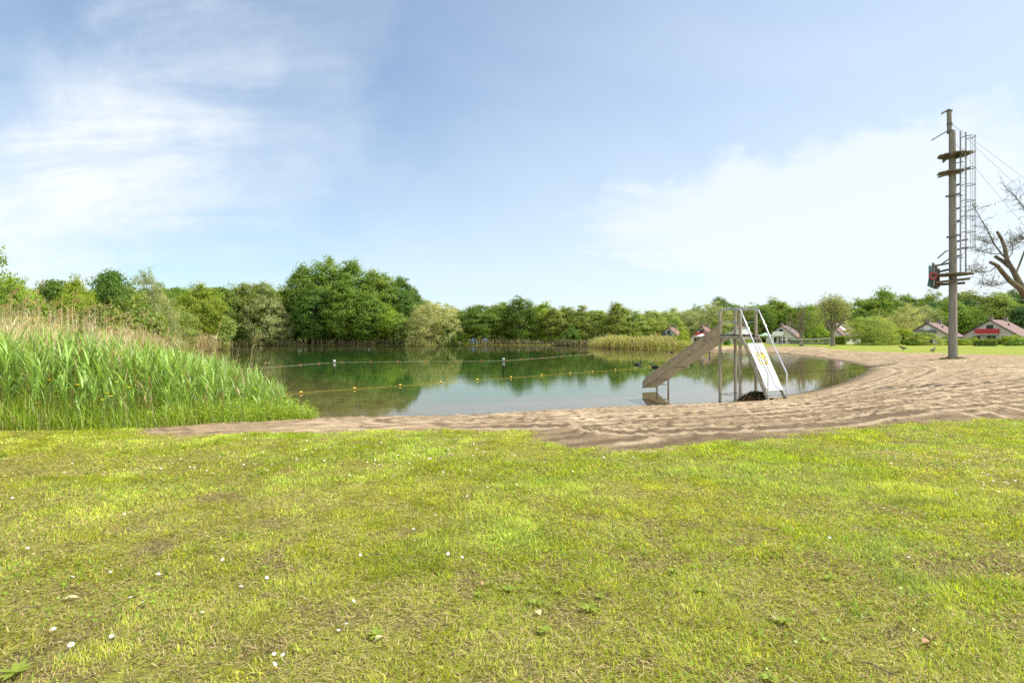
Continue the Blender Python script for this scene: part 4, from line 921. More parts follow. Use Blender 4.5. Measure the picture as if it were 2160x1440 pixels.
for k in range(80):
    f = k / 79 * 12; i0 = min(int(f), 11); p = pts[i0] + (pts[i0 + 1] - pts[i0]) * (f - i0); b.tube([rel(p), rel(p - np.array([0, 0, .72]))], .004, 3, False)
for k in range(1, 7): b.tube([rel(p - np.array([0, 0, .1 * k])) for p in pts], .004, 3, False)
b.build('mesh', M['rope_white'], o)

# ------------------------------------------------------------------ water slide
a2 = np.array([-.41, .912]); a2 /= np.linalg.norm(a2); p2 = np.array([a2[1], -a2[0]])       # slide direction, across
F1 = np.array([6.73, 18.4]); Ls, Ws = .84, .66
SO = thing('water_slide', 'steel water slide with ladder closed by a white board, standing at the lake edge', 'slide', (F1[0], F1[1], -.55))
sl = lambda u, v, z: (-a2[0] * u + p2[0] * v, -a2[1] * u + p2[1] * v, z + .55)       # u towards ladder, v across, z world
PZ, TZ = 1.58, 2.35
for (u, v, zb) in ((0, 0, -.9), (0, Ws, -.9), (Ls, 0, -.75), (Ls, Ws, -.75)):
    b = MB(); b.beam(sl(u, v, zb), sl(u, v, TZ - .03), .080, .080, (a2[0], a2[1], 0), .012); b.build('post', M['post_steel'], SO)
b = MB()
for v in (0, Ws):
    b.tube([sl(.0, v, TZ - .04), sl(.05, v, TZ), sl(Ls - .05, v, TZ), sl(Ls, v, TZ - .03)], .026, 8)
    b.tube([sl(.04, v, 1.95), sl(Ls - .04, v, 1.95)], .016, 8)
b.build('guard_rail', M['rail_steel'], SO)
b = MB(); cc = sl(Ls / 2, Ws / 2, PZ - .05); Mx = Matrix(((-a2[0], p2[0], 0), (-a2[1], p2[1], 0), (0, 0, 1)))
b.box(cc, (Ls - .10, Ws + .1, .05), Mx, .008); pf = b.build('platform', M['black_rubber'], SO)
b = MB()
for v in (-.055, Ws + .055): b.beam(sl(.045, v, PZ - .115), sl(Ls - .045, v, PZ - .115), .03, .10, bevel=.006)
for u in (.06, Ls - .06): b.beam(sl(u, .045, PZ - .13), sl(u, Ws - .045, PZ - .13), .03, .08, bevel=.006)
b.build('frame', M['post_steel'], pf)
for (A_, B_) in (((0, 0), (Ls, 0)), ((0, Ws), (Ls, Ws)), ((0, 0), (0, Ws)), ((Ls, 0), (Ls, Ws))):
    b = MB(); b.beam(sl(*[(1 - .05) * x_ + .05 * y_ for x_, y_ in zip(A_, B_)], -.36), sl(*[.05 * x_ + .95 * y_ for x_, y_ in zip(A_, B_)], -.36), .035, .03); b.build('tie_bar', M['rail_steel'], SO)
# chute: floor plus two side walls
Lc = 4.06; zt, zl = PZ - .02, -.50
def cz(s): return zt + (zl - zt) * s
def chute_profile(s):
    e = .30 if s < .93 else .30 - (s - .93) / .07 * .09
    return e
b = MB(); rows = [0.0, .25, .5, .75, .93, 1.0]; t_ = .028
def wall(v0, v1, far=False):
    vs = []
    for s in rows:
        u = -.06 - s * (Lc - .06); z = cz(s) ; e = chute_profile(s) if not (far and s == 0) else .03
        vs += [sl(u, v0, z - .02), sl(u, v1, z - .02), sl(u, v1, z + e), sl(u, v0, z + e)]
    fs = [(0, 1, 2, 3)[::-1], tuple(len(vs) - 4 + k for k in range(4))]
    for i in range(len(rows) - 1):
        for k in range(4): fs.append((i * 4 + k, i * 4 + (k + 1) % 4, i * 4 + 4 + (k + 1) % 4, i * 4 + 4 + k))
    b.add(vs, fs)
wall(0, t_); SW = b.build('chute_side', M['slide_steel'], SO); b = MB(); wall(Ws - t_, Ws, True); b.build('chute_side', M['slide_steel'], SO)
b = MB()
for v in (t_ / 2, Ws - t_ / 2): b.tube([sl(-.06, v, cz(0) + (.30 if v < .1 else .03)), sl(-.06 - .25 * (Lc - .06), v, cz(.25) + .30), sl(-.06 - .93 * (Lc - .06), v, cz(.93) + .30), sl(-Lc, v, cz(1) + .21)], .024, 6)
b.build('rim', M['post_steel'], SO)
b = MB(); vs = []
for s in rows:
    u = -.06 - s * (Lc - .06); z = cz(s) + (.0 if s < .93 else (s - .93) * .3); vs += [sl(u, t_, z - .03), sl(u, Ws - t_, z - .03), sl(u, Ws - t_, z), sl(u, t_, z)]
fs = [(3, 2, 1, 0), tuple(len(vs) - 4 + k for k in range(4))]
for i in range(len(rows) - 1):
    for k in range(4): fs.append((i * 4 + k, i * 4 + (k + 1) % 4, i * 4 + 4 + (k + 1) % 4, i * 4 + 4 + k))
b.add(vs, fs); b.build('chute_floor', M['slide_under_lit'], SO)
b = MB(); s = .55; u = -.06 - s * (Lc - .06); b.beam(sl(u, -.02, cz(s) - .05), sl(u, Ws + .05, cz(s) - .05), .05, .05); b.build('cross_bar', M['post_steel'], SO)
s = .80; u = -.06 - s * (Lc - .06)
for v in (.06, Ws - .06): b = MB(); b.tube([sl(u, v, -1.1), sl(u, v, cz(s) - .06)], .035, 10); b.build('leg', M['post_steel'], SO)
b = MB(); b.beam(sl(u, -.02, cz(s) - .05), sl(u, Ws + .02, cz(s) - .05), .07, .05); b.tube([sl(u, .06, -.32), sl(u, Ws - .06, -.32)], .018, 8); b.build('leg_brace', M['post_steel'], SO)
# ladder
run = 1.07; lz0, lz1 = PZ - .03, -.42
lad = lambda t, v, n_=0.0: sl(Ls + .03 + run * t + n_ * .877, v, lz0 + (lz1 - lz0) * t + n_ * .48)
for v in (-.02, Ws + .02): b = MB(); b.beam(lad(0, v), lad(1.06, v), .03, .10, (a2[0], a2[1], .5), .005); b.build('stringer', M['post_steel'], SO)
for k in range(8):
    t = .06 + k * .125; b = MB(); b.box(lad(t, Ws / 2, -.02), (.12, Ws, .03), Mx, .004); b.build('tread', M['post_steel'], SO)
def quad_board(t0, t1, v0, v1, n0, n1, name, m, parent):
    b = MB(); P = [lad(t0, v0, n0), lad(t0, v1, n0), lad(t1, v1, n0), lad(t1, v0, n0)]; Q = [lad(t0, v0, n1), lad(t0, v1, n1), lad(t1, v1, n1), lad(t1, v0, n1)]
    b.add(P + Q, [(0, 1, 2, 3), (7, 6, 5, 4), (0, 4, 5, 1), (1, 5, 6, 2), (2, 6, 7, 3), (3, 7, 4, 0)]); return b.build(name, m, parent)
wb = quad_board(.155, .86, .01, Ws - .01, .07, .088, 'closing_board', M['white_board'], SO)
for (t, v) in ((.25, .08), (.25, .6), (.62, .08), (.7, .08), (.62, .6), (.7, .6), (.36, .16)): quad_board(t, t + .012, v, v + .02, .0885, .094, 'screw_head', M['slate_paint'], wb)
sg = quad_board(.30, .48, .19, .50, .0885, .0925, 'hazard_sign', M['white_board'], wb)
m, nt, out = mat('hazard_tape'); p = N(nt, 'ShaderNodeBsdfPrincipled'); nt.links.new(p.outputs[0], out.inputs[0])
w = N(nt, 'ShaderNodeTexWave', wave_type='BANDS', bands_direction='DIAGONAL'); w.inputs['Scale'].default_value = 3.6; nt.links.new(objvec(nt), w.inputs[0])
nt.links.new(mix_rgb(nt, mrange(nt, w.outputs['Fac'], .45, .5), (.02, .02, .02), (.85, .55, .02)), p.inputs['Base Color']); M['hazard'] = m
m, nt, out = mat('bright_yellow_sheet'); p = N(nt, 'ShaderNodeBsdfPrincipled'); nt.links.new(p.outputs[0], out.inputs[0]); nt.links.new(mix_rgb(nt, noise(nt, 9, 3, .5, objvec(nt)), (.85, .72, .01), (.75, .62, .01)), p.inputs['Base Color']); M['sheet_yellow'] = m
quad_board(.335, .39, .235, .455, .093, .0955, 'yellow_panel', M['sheet_yellow'], sg)
for (t0, t1, v0, v1) in ((.30, .33, .17, .52), (.45, .48, .17, .52), (.33, .45, .17, .22), (.33, .45, .47, .52), (.398, .408, .22, .47), (.428, .436, .22, .47)): quad_board(t0, t1, v0, v1, .093, .0962, 'tape_strip', M['hazard'], sg)
# handrails
for v in (-.055, Ws + .055):
    e = .985; b = MB()
    pts = [sl(Ls, v, TZ - .01), sl(Ls + .05, v, TZ - .02), sl(Ls + run * .5, v, TZ - .06 + (.45 - TZ + .06) * .49), sl(Ls + run * 1.0, v, .45), sl(Ls + run * 1.03, v, .38), sl(Ls + run * 1.03, v, -.6)]
    b.tube(pts, .022, 10); b.build('handrail', M['rail_steel'], SO)
b = MB(); b.box(sl(Ls + run + .12, Ws / 2 + .02, -.43), (.30, Ws + .1, .05), Mx, .01); b.build('step_board', M['plank'], SO)
# heap of water weed under the slide
cen = at_d(1594, 840, 17.15); zc = zland(cen[0], cen[1])
n = 5200; th = rng.uniform(0, 6.28, n); rr = np.sqrt(rng.random(n)); hx, hy = .52 * rr * np.cos(th), .36 * rr * np.sin(th); prof = np.maximum(0, 1 - rr ** 1.7) * (.26 + .14 * fbm(hx * 5 + 9, hy * 5, 15)) 
hz_ = zc + .02 + prof * rng.random(n) ** .35
cg = np.where((rng.random(n) < .2 + .55 * (hx < -.05))[:, None], A(.27, .17, .08), A(.04, .075, .03)) * rng.uniform(.5, 1.5, n)[:, None]
wp = strip_obj('weed_heap', [strips(np.stack([cen[0] + hx, cen[1] + hy, hz_], -1), rng.uniform(0, 6.28, n), rng.uniform(1.0, 1.75, n), rng.uniform(-.3, 1.0, n), rng.uniform(.05, .16, n), rng.uniform(.02, .05, n), 3, cg, cg * 1.1)], M['weed'])
tag(wp, 'dark heap of pulled water weed under the slide ladder', 'weed heap')

# ------------------------------------------------------------------ climbing pole
PB = at_d(2009, 755, 38.6); PD = PB[1]; PX = PB[0]; pz = zland(PX, PD)
TO = thing('climbing_tower', 'tall wooden pole with plank platforms and a caged steel ladder on the beach', 'climbing tower', (PX, PD, pz))
hz_at = lambda py: CAMZ + (HZ - py) * PD / F - pz              # height over the foot
mp_ = PD / F                                                     # metres per photo pixel across
vd = np.array([PX, PD]) / math.hypot(PX, PD); lat = np.array([vd[1], -vd[0]])
K = math.cos(math.atan2(PX, PD))
pp = lambda px, py, dep=0.0: (lat[0] * (px - 2009) * mp_ * K + vd[0] * dep, lat[1] * (px - 2009) * mp_ * K + vd[1] * dep, hz_at(py))
b = MB(); b.tube([(0, 0, -.4), (0, 0, 1.2), (0, 0, 3), (0, 0, 6), (-.02, 0, 10), (-.03, 0, hz_at(277))], [.235, .225, .215, .20, .19, .18], 16); b.build('pole', M['pole_wood'], TO)
b = MB(); b.tube([pp(2003, 277), pp(2002, 233)], [.15, .14], 14); b.build('pole', M['pole_wood'], TO)
b = MB(); b.tube([pp(2014, 757, .22), pp(2013, 600, .22), pp(2011, 277, .22)], [.17, .165, .13], 14); b.build('pole', M['pole_wood'], TO)
b = MB(); b.tube([pp(2005, 280), pp(2005, 275)], .215, 16); b.tube([pp(2003, 263), pp(2003, 259)], .165, 16); b.tube([pp(2003, 234), pp(2003, 232)], .17, 16); b.build('steel_band', M['slate_paint'], TO)
b = MB(); b.tube([(0, 0, .02), (0, 0, 1.35)], .242, 16); b.build('base_sleeve', M['pole_wood'], TO)
b = MB(); b.beam(pp(2003, 229), pp(1985, 236), .28, .06, bevel=.02); b.beam(pp(2003, 229), pp(2005, 246), .05, .05); b.build('bracket', M['galv'], TO)
b = MB(); b.beam(pp(1997, 275), pp(1964, 289), .07, .05); b.tube([pp(1997, 275), pp(2003, 270)], .02, 6); b.build('cable_arm', M['slate_paint'], TO)
def planks(name, c, zc, hw, n, r, ang, th=.09, half=False):
    b = MB(); ca, sa = math.cos(ang), math.sin(ang); wdt = 2 * r / n
    for i in range(n):
        o_ = -r + wdt * (i + .5)
        if half and abs(o_) < .2: continue
        L = math.sqrt(max(r * r - o_ * o_, .04)) * random.uniform(.92, 1.08)
        c0 = np.array(c) + np.array([-sa, ca]) * o_; e = np.array([ca, sa]) * L
        b.beam((c0[0] - e[0], c0[1] - e[1], zc + random.uniform(-.012, .012)), (c0[0] + e[0], c0[1] + e[1], zc + random.uniform(-.012, .012)), wdt * .86, th, bevel=.012)
    return b
ang_l = math.atan2(lat[1], lat[0]) + .25
o1 = planks('platform', (0.1, -.05), hz_at(328), 0, 8, .92, ang_l).build('platform', M['plank'], TO)
b = MB()
for s in (-.28, .28): b.beam(tuple(np.array([-1.0 * math.cos(ang_l + 1.57) + s * math.cos(ang_l), -1.0 * math.sin(ang_l + 1.57) + s * math.sin(ang_l), hz_at(328) - .12])), tuple(np.array([1.0 * math.cos(ang_l + 1.57) + s * math.cos(ang_l), 1.0 * math.sin(ang_l + 1.57) + s * math.sin(ang_l), hz_at(328) - .12])), .09, .13)
b.build('bearer', M['plank'], o1)
o1 = planks('platform', (-.05, 0.1), hz_at(363), 0, 6, .72, ang_l).build('platform', M['plank'], TO)
b = MB(); b.beam(pp(1978, 372, -.3), pp(2046, 362, -.3), .12, .1); b.build('bearer', M['plank'], o1)
for (x0, x1, yy, dep) in ((1994, 2026, 413, -.22), (2012, 2027, 440, .2), (1996, 2026, 499, -.22), (2012, 2041, 508, .25), (2014, 2042, 525, .3), (2012, 2030, 540, .25), (2013, 2026, 390, .25), (2014, 2027, 466, .25)):
    b = MB(); b.beam(pp(x0, yy + 1.5, dep), pp(x1, yy - 1.5, dep), .16, .11, bevel=.012); b.build('step_plank', M['plank'], TO)
# main lower platform, two layers
o1 = planks('platform', (.05, 0), hz_at(579), 0, 7, 1.12, ang_l - .12).build('platform', M['plank'], TO)
b = MB(); b.beam(pp(1974, 595, -.35), pp(2046, 590, -.35), .16, .16, bevel=.015); b.beam(pp(1980, 598, .4), pp(2036, 597, .4), .16, .16, bevel=.015); b.beam(pp(2012, 588, -.9), pp(2014, 588, .9), .14, .12); b.build('bearer', M['plank'], o1)
b = MB(); b.beam(pp(1969, 560, -.35), pp(2004, 555, -.22), .13, .13, bevel=.015); b.beam(pp(1976, 571, .5), pp(2003, 567, .22), .13, .13, bevel=.015)
b.beam(pp(1968, 604, -.4), pp(1968, 553, -.4), .12, .12, bevel=.012); b.beam(pp(1974, 606, 0), pp(1974, 556, 0), .12, .12, bevel=.012); b.beam(pp(1979, 604, .5), pp(1979, 563, .5), .12, .12, bevel=.012); b.build('railing', M['plank'], TO)
b = MB(); b.beam(pp(1977, 543), pp(1996, 528), .06, .08); b.beam(pp(1996, 529), pp(2009, 526), .06, .05); b.beam(pp(1983, 557, .1), pp(2002, 545, .1), .06, .08); b.build('brace', M['slate_paint'], TO)
b = MB(); c0, c1 = pp(1958, 558, -.2), pp(1967, 558, .3)
gb = [pp(1958, 558, -.35), pp(1967, 558, .45), pp(1966, 585, .4), pp(1964, 596, .3), pp(1979, 608, .25), pp(1971, 608.5, -.2), pp(1955, 602, -.5), pp(1958, 585, -.4)]
dn = np.array([lat[0], lat[1], 0]) * .06; b.prism(gb, (0, 0, 0), tuple(dn)); b.build('green_screen', M['green_board'], TO)
b = MB(); ce = np.array(pp(1968, 581, -.62)); ring = []
for k in range(25):
    t = 2 * math.pi * k / 24; ring.append(ce + np.array([lat[0], lat[1], 0]) * .20 * math.cos(t) * K * 1.2 + np.array([0, 0, 1]) * .19 * math.sin(t))
b.tube(ring, .07, 10, False); b.build('red_ring', M['red_ring'], TO)
# ladder with safety cage
rd = np.array([.955, .297]); nd = np.array([.297, -.955]); lc = np.array(pp(2031.5, 500, .05)[:2]); zb_, zt_ = hz_at(576), hz_at(281)
LO = MB(); sw = .25
for s in (-1, 1): LO.beam((*(lc + rd * sw * s), zb_), (*(lc + rd * sw * s), zt_), .05, .085, (nd[0], nd[1], 0))
LA = LO.build('ladder', M['galv'], TO)
b = MB(); zz = zb_ + .2
while zz < zt_ - 1.0: b.tube([(*(lc - rd * (sw - .02)), zz), (*(lc + rd * (sw - .02)), zz)], .017, 6); zz += .28
b.build('rungs', M['galv'], LA)
b = MB()
for yy in (345, 415, 470, 545): b.beam((*(lc), hz_at(yy)), (*(lc * .25), hz_at(yy)), .06, .05)
b.build('wall_bracket', M['galv'], LA)
hoop = lambda t: lc + nd * (.36 + .36 * math.sin(t)) + rd * .36 * math.cos(t)
for yy in (285, 317, 350, 384, 417, 450, 482, 514):
    z = hz_at(yy) - .35; pts = [(*(lc - rd * sw), z)] + [(*hoop(t), z) for t in np.linspace(math.pi * 1.12, -.12 * math.pi, 17)][::1] + [(*(lc + rd * sw), z)]
    b = MB(); b.tube(pts, .03, 6); b.build('cage_hoop', M['galv'], LA)
for t in np.linspace(math.pi * .98, .02, 5):
    h_ = hoop(t); b = MB(); b.beam((*h_, hz_at(514) - .36), (*h_, hz_at(285) - .33), .04, .012, (nd[0], nd[1], 0)); b.build('cage_bar', M['galv'], LA)
# wires
def wire(name, label, cat, pts, r, m, group=None):
    b = MB(); b.tube(pts, r, 6); return tag(b.build(name, m), label, cat, group)
W_ = lambda px, py: tuple(np.array(pp(px, py)) + np.array([PX, PD, pz]))
def sag(a, b_, s, n=24):
    a, b_ = np.array(a), np.array(b_); return [tuple(a + (b_ - a) * t - np.array([0, 0, 4 * s * t * (1 - t)])) for t in np.linspace(0, 1, n)]
wire('zip_line', 'upper thin steel cable running from the pole top to the far trees', 'cable', sag(W_(1964, 289), at_d(925, 642, 133), .6), .002, M['cable'])
wire('zip_line', 'lower thin steel cable running from the top platform to the far trees', 'cable', sag(W_(1972, 331), at_d(975, 645, 133), .6), .002, M['cable'])
for (x0, y0, x1, lab) in ((2008, 261, 2680, 'outermost guy wire from the thin pole top'), (2008, 262, 2540, 'middle guy wire from the thin pole top'), (2014, 302, 2400, 'innermost guy wire from below the steel band')):
    e = at_d(x1, 752, PD + 3); e[2] = zland(e[0], e[1]); wire('guy_wire', lab, 'cable', sag(W_(x0, y0), e, .15, 8), .009, M['cable'])
for (y0, x1, y1, lab) in ((590, 2400, 640, 'upper slack wire leaving the lower platform'), (605, 2400, 660, 'lower slack wire leaving the pole under the platform')):
    wire('guy_wire', lab, 'cable', sag(W_(2016, y0), at_d(x1, y1, PD + 8), .3, 10), .012, M['cable'])
wire('pole_cable', 'pale cable running down the climbing pole', 'cable', [W_(2012.0, 300), tuple(np.array(W_(2012.5, 480)) - np.array([.0, .17, 0])), tuple(np.array(W_(2013, 700)) - np.array([.0, .2, 0]))], .012, M['rope_white'])
# torn turf round the foot
n = 900; th = rng.uniform(0, 6.28, n); rr = .25 + .75 * rng.random(n); x, y = PX - .15 + rr * np.cos(th) * .8, PD - .2 + rr * np.sin(th) * .8; z, _ = land(x, y)
cg = np.where((rng.random(n) < .45)[:, None], A(.12, .19, .04), A(.16, .11, .07)) * rng.uniform(.6, 1.3, n)[:, None]
tag(strip_obj('foot_weeds', [strips(np.stack([x, y, z + .03 + .14 * np.maximum(0, .7 - rr)], -1), rng.uniform(0, 6.28, n), rng.uniform(.2, 1.3, n), rng.uniform(0, 1, n), rng.uniform(.06, .22, n), np.full(n, .03), 3, cg, cg)], M['blade']), 'scruffy weeds and earth round the foot of the climbing pole', 'weeds', kind='stuff')

# washed-up bits along the waterline
lp = np.array(LAKE[:22] + LAKE[:0]); sl_ = np.hypot(*np.diff(lp, axis=0).T); n = 5200; sg_ = rng.choice(len(sl_), n, p=sl_ / sl_.sum()); t = rng.random(n); x = lp[sg_, 0] + (lp[sg_ + 1, 0] - lp[sg_, 0]) * t + rng.normal(0, .10, n); y = lp[sg_, 1] + (lp[sg_ + 1, 1] - lp[sg_, 1]) * t + rng.normal(0, .10, n)
k = rng.random(n) < sstep(.38, .6, fbm(x * 1.1, y * 1.1, 111, 3)); x, y = x[k], y[k]; n = len(x); z, sdw = land(x, y); z = np.maximum(z + .03, WATER + .004); cg = np.where((rng.random(n) < .5)[:, None], A(.08, .06, .035), A(.17, .13, .07)) * rng.uniform(.6, 1.4, n)[:, None]
tag(strip_obj('debris', [strips(np.stack([x, y, z], -1), rng.uniform(0, 6.28, n), rng.uniform(1.1, 1.65, n), rng.uniform(-.3, .4, n), rng.uniform(.03, .13, n), rng.uniform(.006, .022, n), 2, cg, cg)], M['weed']), 'thin line of dark washed-up plant bits along the water edge', 'debris', kind='stuff')

# ------------------------------------------------------------------ buoy lines and posts in the water
def buoy_line(label, pts, rope_m, fl_m, spacing, r=.035, L=.11, skip=0):
    P = [np.array([p[0], p[1], WATER + .02]) for p in pts]
    # smooth
    Q = []
    for i in range(len(P) - 1):
        p0, p1, p2_, p3 = P[max(i - 1, 0)], P[i], P[i + 1], P[min(i + 2, len(P) - 1)]
        for t in np.linspace(0, 1, 9)[:-1]: Q.append(.5 * ((2 * p1) + (-p0 + p2_) * t + (2 * p0 - 5 * p1 + 4 * p2_ - p3) * t * t + (-p0 + 3 * p1 - 3 * p2_ + p3) * t ** 3))
    Q.append(P[-1]); o = thing('buoy_line', label, 'buoy line', tuple(Q[0])); b = MB(); b.tube([tuple(q - Q[0]) for q in Q], .0042, 6); b.build('rope', rope_m, o)
    b = MB(); b.tube([(-L / 2, 0, 0), (-L * .42, 0, 0), (-L * .3, 0, 0), (0, 0, 0), (L * .3, 0, 0), (L * .42, 0, 0), (L / 2, 0, 0)], [.02, r * .5, r * .85, r, r * .85, r * .5, .02], 10); first = b.build('float', fl_m, o)
    acc, used = spacing * .5, False
    for i in range(len(Q) - 1):
        seg = np.linalg.norm(Q[i + 1] - Q[i]); d = (Q[i + 1] - Q[i]) / seg
        while acc < seg:
            p = Q[i] + d * acc; f = first if not used else first.copy()
            if used: COL.objects.link(f); f.parent = o
            used = True; f.location = tuple(p - Q[0] + np.array([0, 0, .035])); f.rotation_euler = (0, 0, math.atan2(d[1], d[0]) + random.uniform(-.3, .3)); acc += spacing * random.uniform(.93, 1.07)
        acc -= seg
    return o
wp_ = lambda px, py: on_z(px, py, WATER)[:2]
buoy_line('yellow rope with yellow floats from the reeds to the post behind the slide', [wp_(*p) for p in [(585, 836), (652, 828), (770, 819.5), (869, 812.5), (953, 806), (1093, 796), (1202, 788), (1287, 781.5), (1358, 776), (1420, 767), (1470, 754.5), (1496, 749.5)]], M['rope_yellow'], M['yellow'], 2.25)
buoy_line('red and white rope with red floats across the middle of the lake', [wp_(*p) for p in [(430, 783), (520, 778), (602, 772.5), (677, 766.5), (716, 764.5), (819, 763), (916, 762.2), (1050, 761), (1110, 757.5), (1200, 750.5), (1262, 746), (1284, 744), (1280, 739.5), (1262, 736.3), (1220, 734), (1150, 732.6), (1100, 732.4)]], M['rope_white'], M['rope_red'], 2.3)
buoy_line('row of pale yellow floats before the rounded reed clump', [wp_(*p) for p in [(1318, 735.5), (1370, 736.6), (1410, 738), (1440, 740)]], M['rope_yellow'], M['yellow'], 2.0)
def post_in(px, ytop, ywat, label, m, r=.09):
    p = on_z(px, ywat, WATER); zt = CAMZ + (HZ - ytop) * p[1] / F; o = thing('mooring_post', label, 'post', (p[0], p[1], WATER))
    b = MB(); b.tube([(0, 0, -1.5), (0, 0, zt - WATER)], r, 10); b.build('shaft', M['pole_wood'], o); b = MB(); b.tube([(0, 0, zt - WATER - .12), (0, 0, zt - WATER + .03)], r * 1.15, 10); b.build('cap', m, o)
post_in(705, 759.5, 765, 'white-capped post in the red buoy line in front of the poplars', M['white_paint'], .085)
post_in(1062, 755.5, 762, 'grey post in the red buoy line in front of the alders', M['pale_paint'], .085)
post_in(1497, 742, 750, 'dark post where the yellow buoy line ends behind the slide', M['slate_paint'])

# ------------------------------------------------------------------ birds
def bird(name, label, cat, loc, rz, s, pose):
    o = thing(name, label, cat, loc, rz)
    if pose == 'swim':
        sp = [(-.24, 0, .09), (-.17, 0, .06), (-.05, 0, .04), (.08, 0, .05), (.14, 0, .10), (.17, 0, .17), (.19, 0, .20), (.235, 0, .195), (.29, 0, .185)]; rd_ = [.012, .05, .095, .085, .05, .034, .042, .03, .008]
    else:
        sp = [(-.26, 0, .17), (-.18, 0, .18), (-.06, 0, .19), (.05, 0, .22), (.11, 0, .27), (.14, 0, .31), (.17, 0, .325), (.205, 0, .32), (.26, 0, .31)]; rd_ = [.02, .035, .075, .075, .05, .042, .045, .03, .006]
    b = MB(); b.tube([tuple(k * s for k in p) for p in sp], [r * s for r in rd_], 10); b.build('body', M['feather'], o)
    b = MB()
    for q in (-1, 1): b.tube([(-.2 * s, q * .05 * s, (.09 if pose == 'swim' else .18) * s), (-.02 * s, q * .085 * s, (.09 if pose == 'swim' else .21) * s), (.07 * s, q * .06 * s, (.09 if pose == 'swim' else .22) * s)], [.012 * s, .035 * s, .012 * s], 6)
    b.build('wings', M['feather'], o)
    if pose != 'swim':
        for q in (-1, 1): b = MB(); b.tube([(0, q * .03 * s, .15 * s), (.01 * s, q * .03 * s, .07 * s), (0, q * .03 * s, 0)], .007 * s, 5); b.tube([(-.03 * s, q * .03 * s, .004), (.05 * s, q * .03 * s, .004)], .006 * s, 5); b.build('leg', M['feather'], o)
for (px, py, rz, lab) in ((1345, 769, .2, 'dark water bird swimming outside the yellow buoy line'), (1381, 775, 2.6, 'dark water bird on the yellow buoy line left of the chute'), (1417, 743, .1, 'small distant water bird near the reed clump')):
    p = on_z(px, py, WATER); bird('water_bird', lab, 'bird', (p[0], p[1], WATER - .02), rz, 1.25, 'swim')
for (px, py, rz, lab) in ((1905, 740, 2.7, 'black crow on the lawn left of the climbing pole, farther from it'), (1968, 746, .4, 'black crow on the sand edge close to the climbing pole')):
    p = on_z(px, py, -.03); bird('crow', lab, 'bird', (p[0], p[1], zland(p[0], p[1]) + .02), rz, 1.5, 'stand')

# ------------------------------------------------------------------ yellow irises
for k, (px, py) in enumerate([(105, 802), (121, 837), (128, 832), (226, 830), (217, 844), (235, 836), (247, 806), (272, 818), (164, 812), (54, 851), (2, 852), (76, 851), (9, 879)]):
    D = 9.75 + .08 * (k % 4); p = at_d(px, py, D); z0 = zland(p[0], D); h = p[2] - z0
    if k == 0:
        io = thing('yellow_iris', 'yellow iris in bloom at the front of the green reeds', 'flower', (p[0], D, z0), 0, 'yellow irises in the reed bed')
        b = MB(); b.tube([(0, 0, 0), (.02, 0, .5), (0, 0, 1)], [.007, .006, .005], 6); b.build('stem', surf('iris_stem', (.09, .17, .04), (.07, .13, .03)), io)
        fl = []
        for q in range(5):
            t = 2 * math.pi * q / 5; fl.append(strips(np.zeros((1, 3)) + [0, 0, 1.], np.array([t]), np.array([.5]), np.array([1.6]), np.array([.05]), np.array([.03]), 4, A(.88, .86, .03)[None], A(.85, .8, .03)[None], (.4, 1, 1, .7, .2)))
        strip_obj('petals', fl, M['blade'], io); ik = kid_tree(io); c = io
    else: c = copy_tree(io, ik); c.location = (p[0], D, z0)
    for ch in c.children:
        if ch.name.startswith('stem'): ch.scale = (1, 1, h)
        else: ch.location = (0, 0, h - 1); 
    c.rotation_euler = (0, 0, random.uniform(0, 6))

# ------------------------------------------------------------------ daisies, fallen leaves, twigs in the lawn
b = MB(); n = 13
for k in range(n):
    t = 2 * math.pi * k / n; d = Vector((math.cos(t), math.sin(t), 0)); s = Vector((-d.y, d.x, 0)); b.add([d * .004 - s * .0012 + Vector((0, 0, 0)), d * .009 - s * .0026 + Vector((0, 0, .0012)), d * .0125 + Vector((0, 0, .0006)), d * .009 + s * .0026 + Vector((0, 0, .0012)), d * .004 + s * .0012], [(0, 1, 2, 3, 4)])
petal_me = bpy.data.meshes.new('petals'); petal_me.from_pydata(b.v, [], b.f); petal_me.update(); petal_me.materials.append(surf('daisy_petal', (.86, .86, .84), (.82, .80, .82), .7, bmp=0))
b = MB(); b.tube([(0, 0, -.001), (0, 0, .0015), (0, 0, .003)], [.0045, .0045, .002], 8)
disc_me = bpy.data.meshes.new('flower_disc'); disc_me.from_pydata(b.v, [], b.f); disc_me.update(); disc_me.materials.append(surf('daisy_disc', (.75, .5, .03), (.6, .4, .03), .8, bmp=0))
b = MB(); b.tube([(.006, 0, -.05), (.003, 0, -.025), (0, 0, 0)], .001, 5, False)
stem_me = bpy.data.meshes.new('stem'); stem_me.from_pydata(b.v, [], b.f); stem_me.update(); stem_me.materials.append(surf('daisy_stem', (.12, .2, .04), (.1, .16, .03), .8, bmp=0))
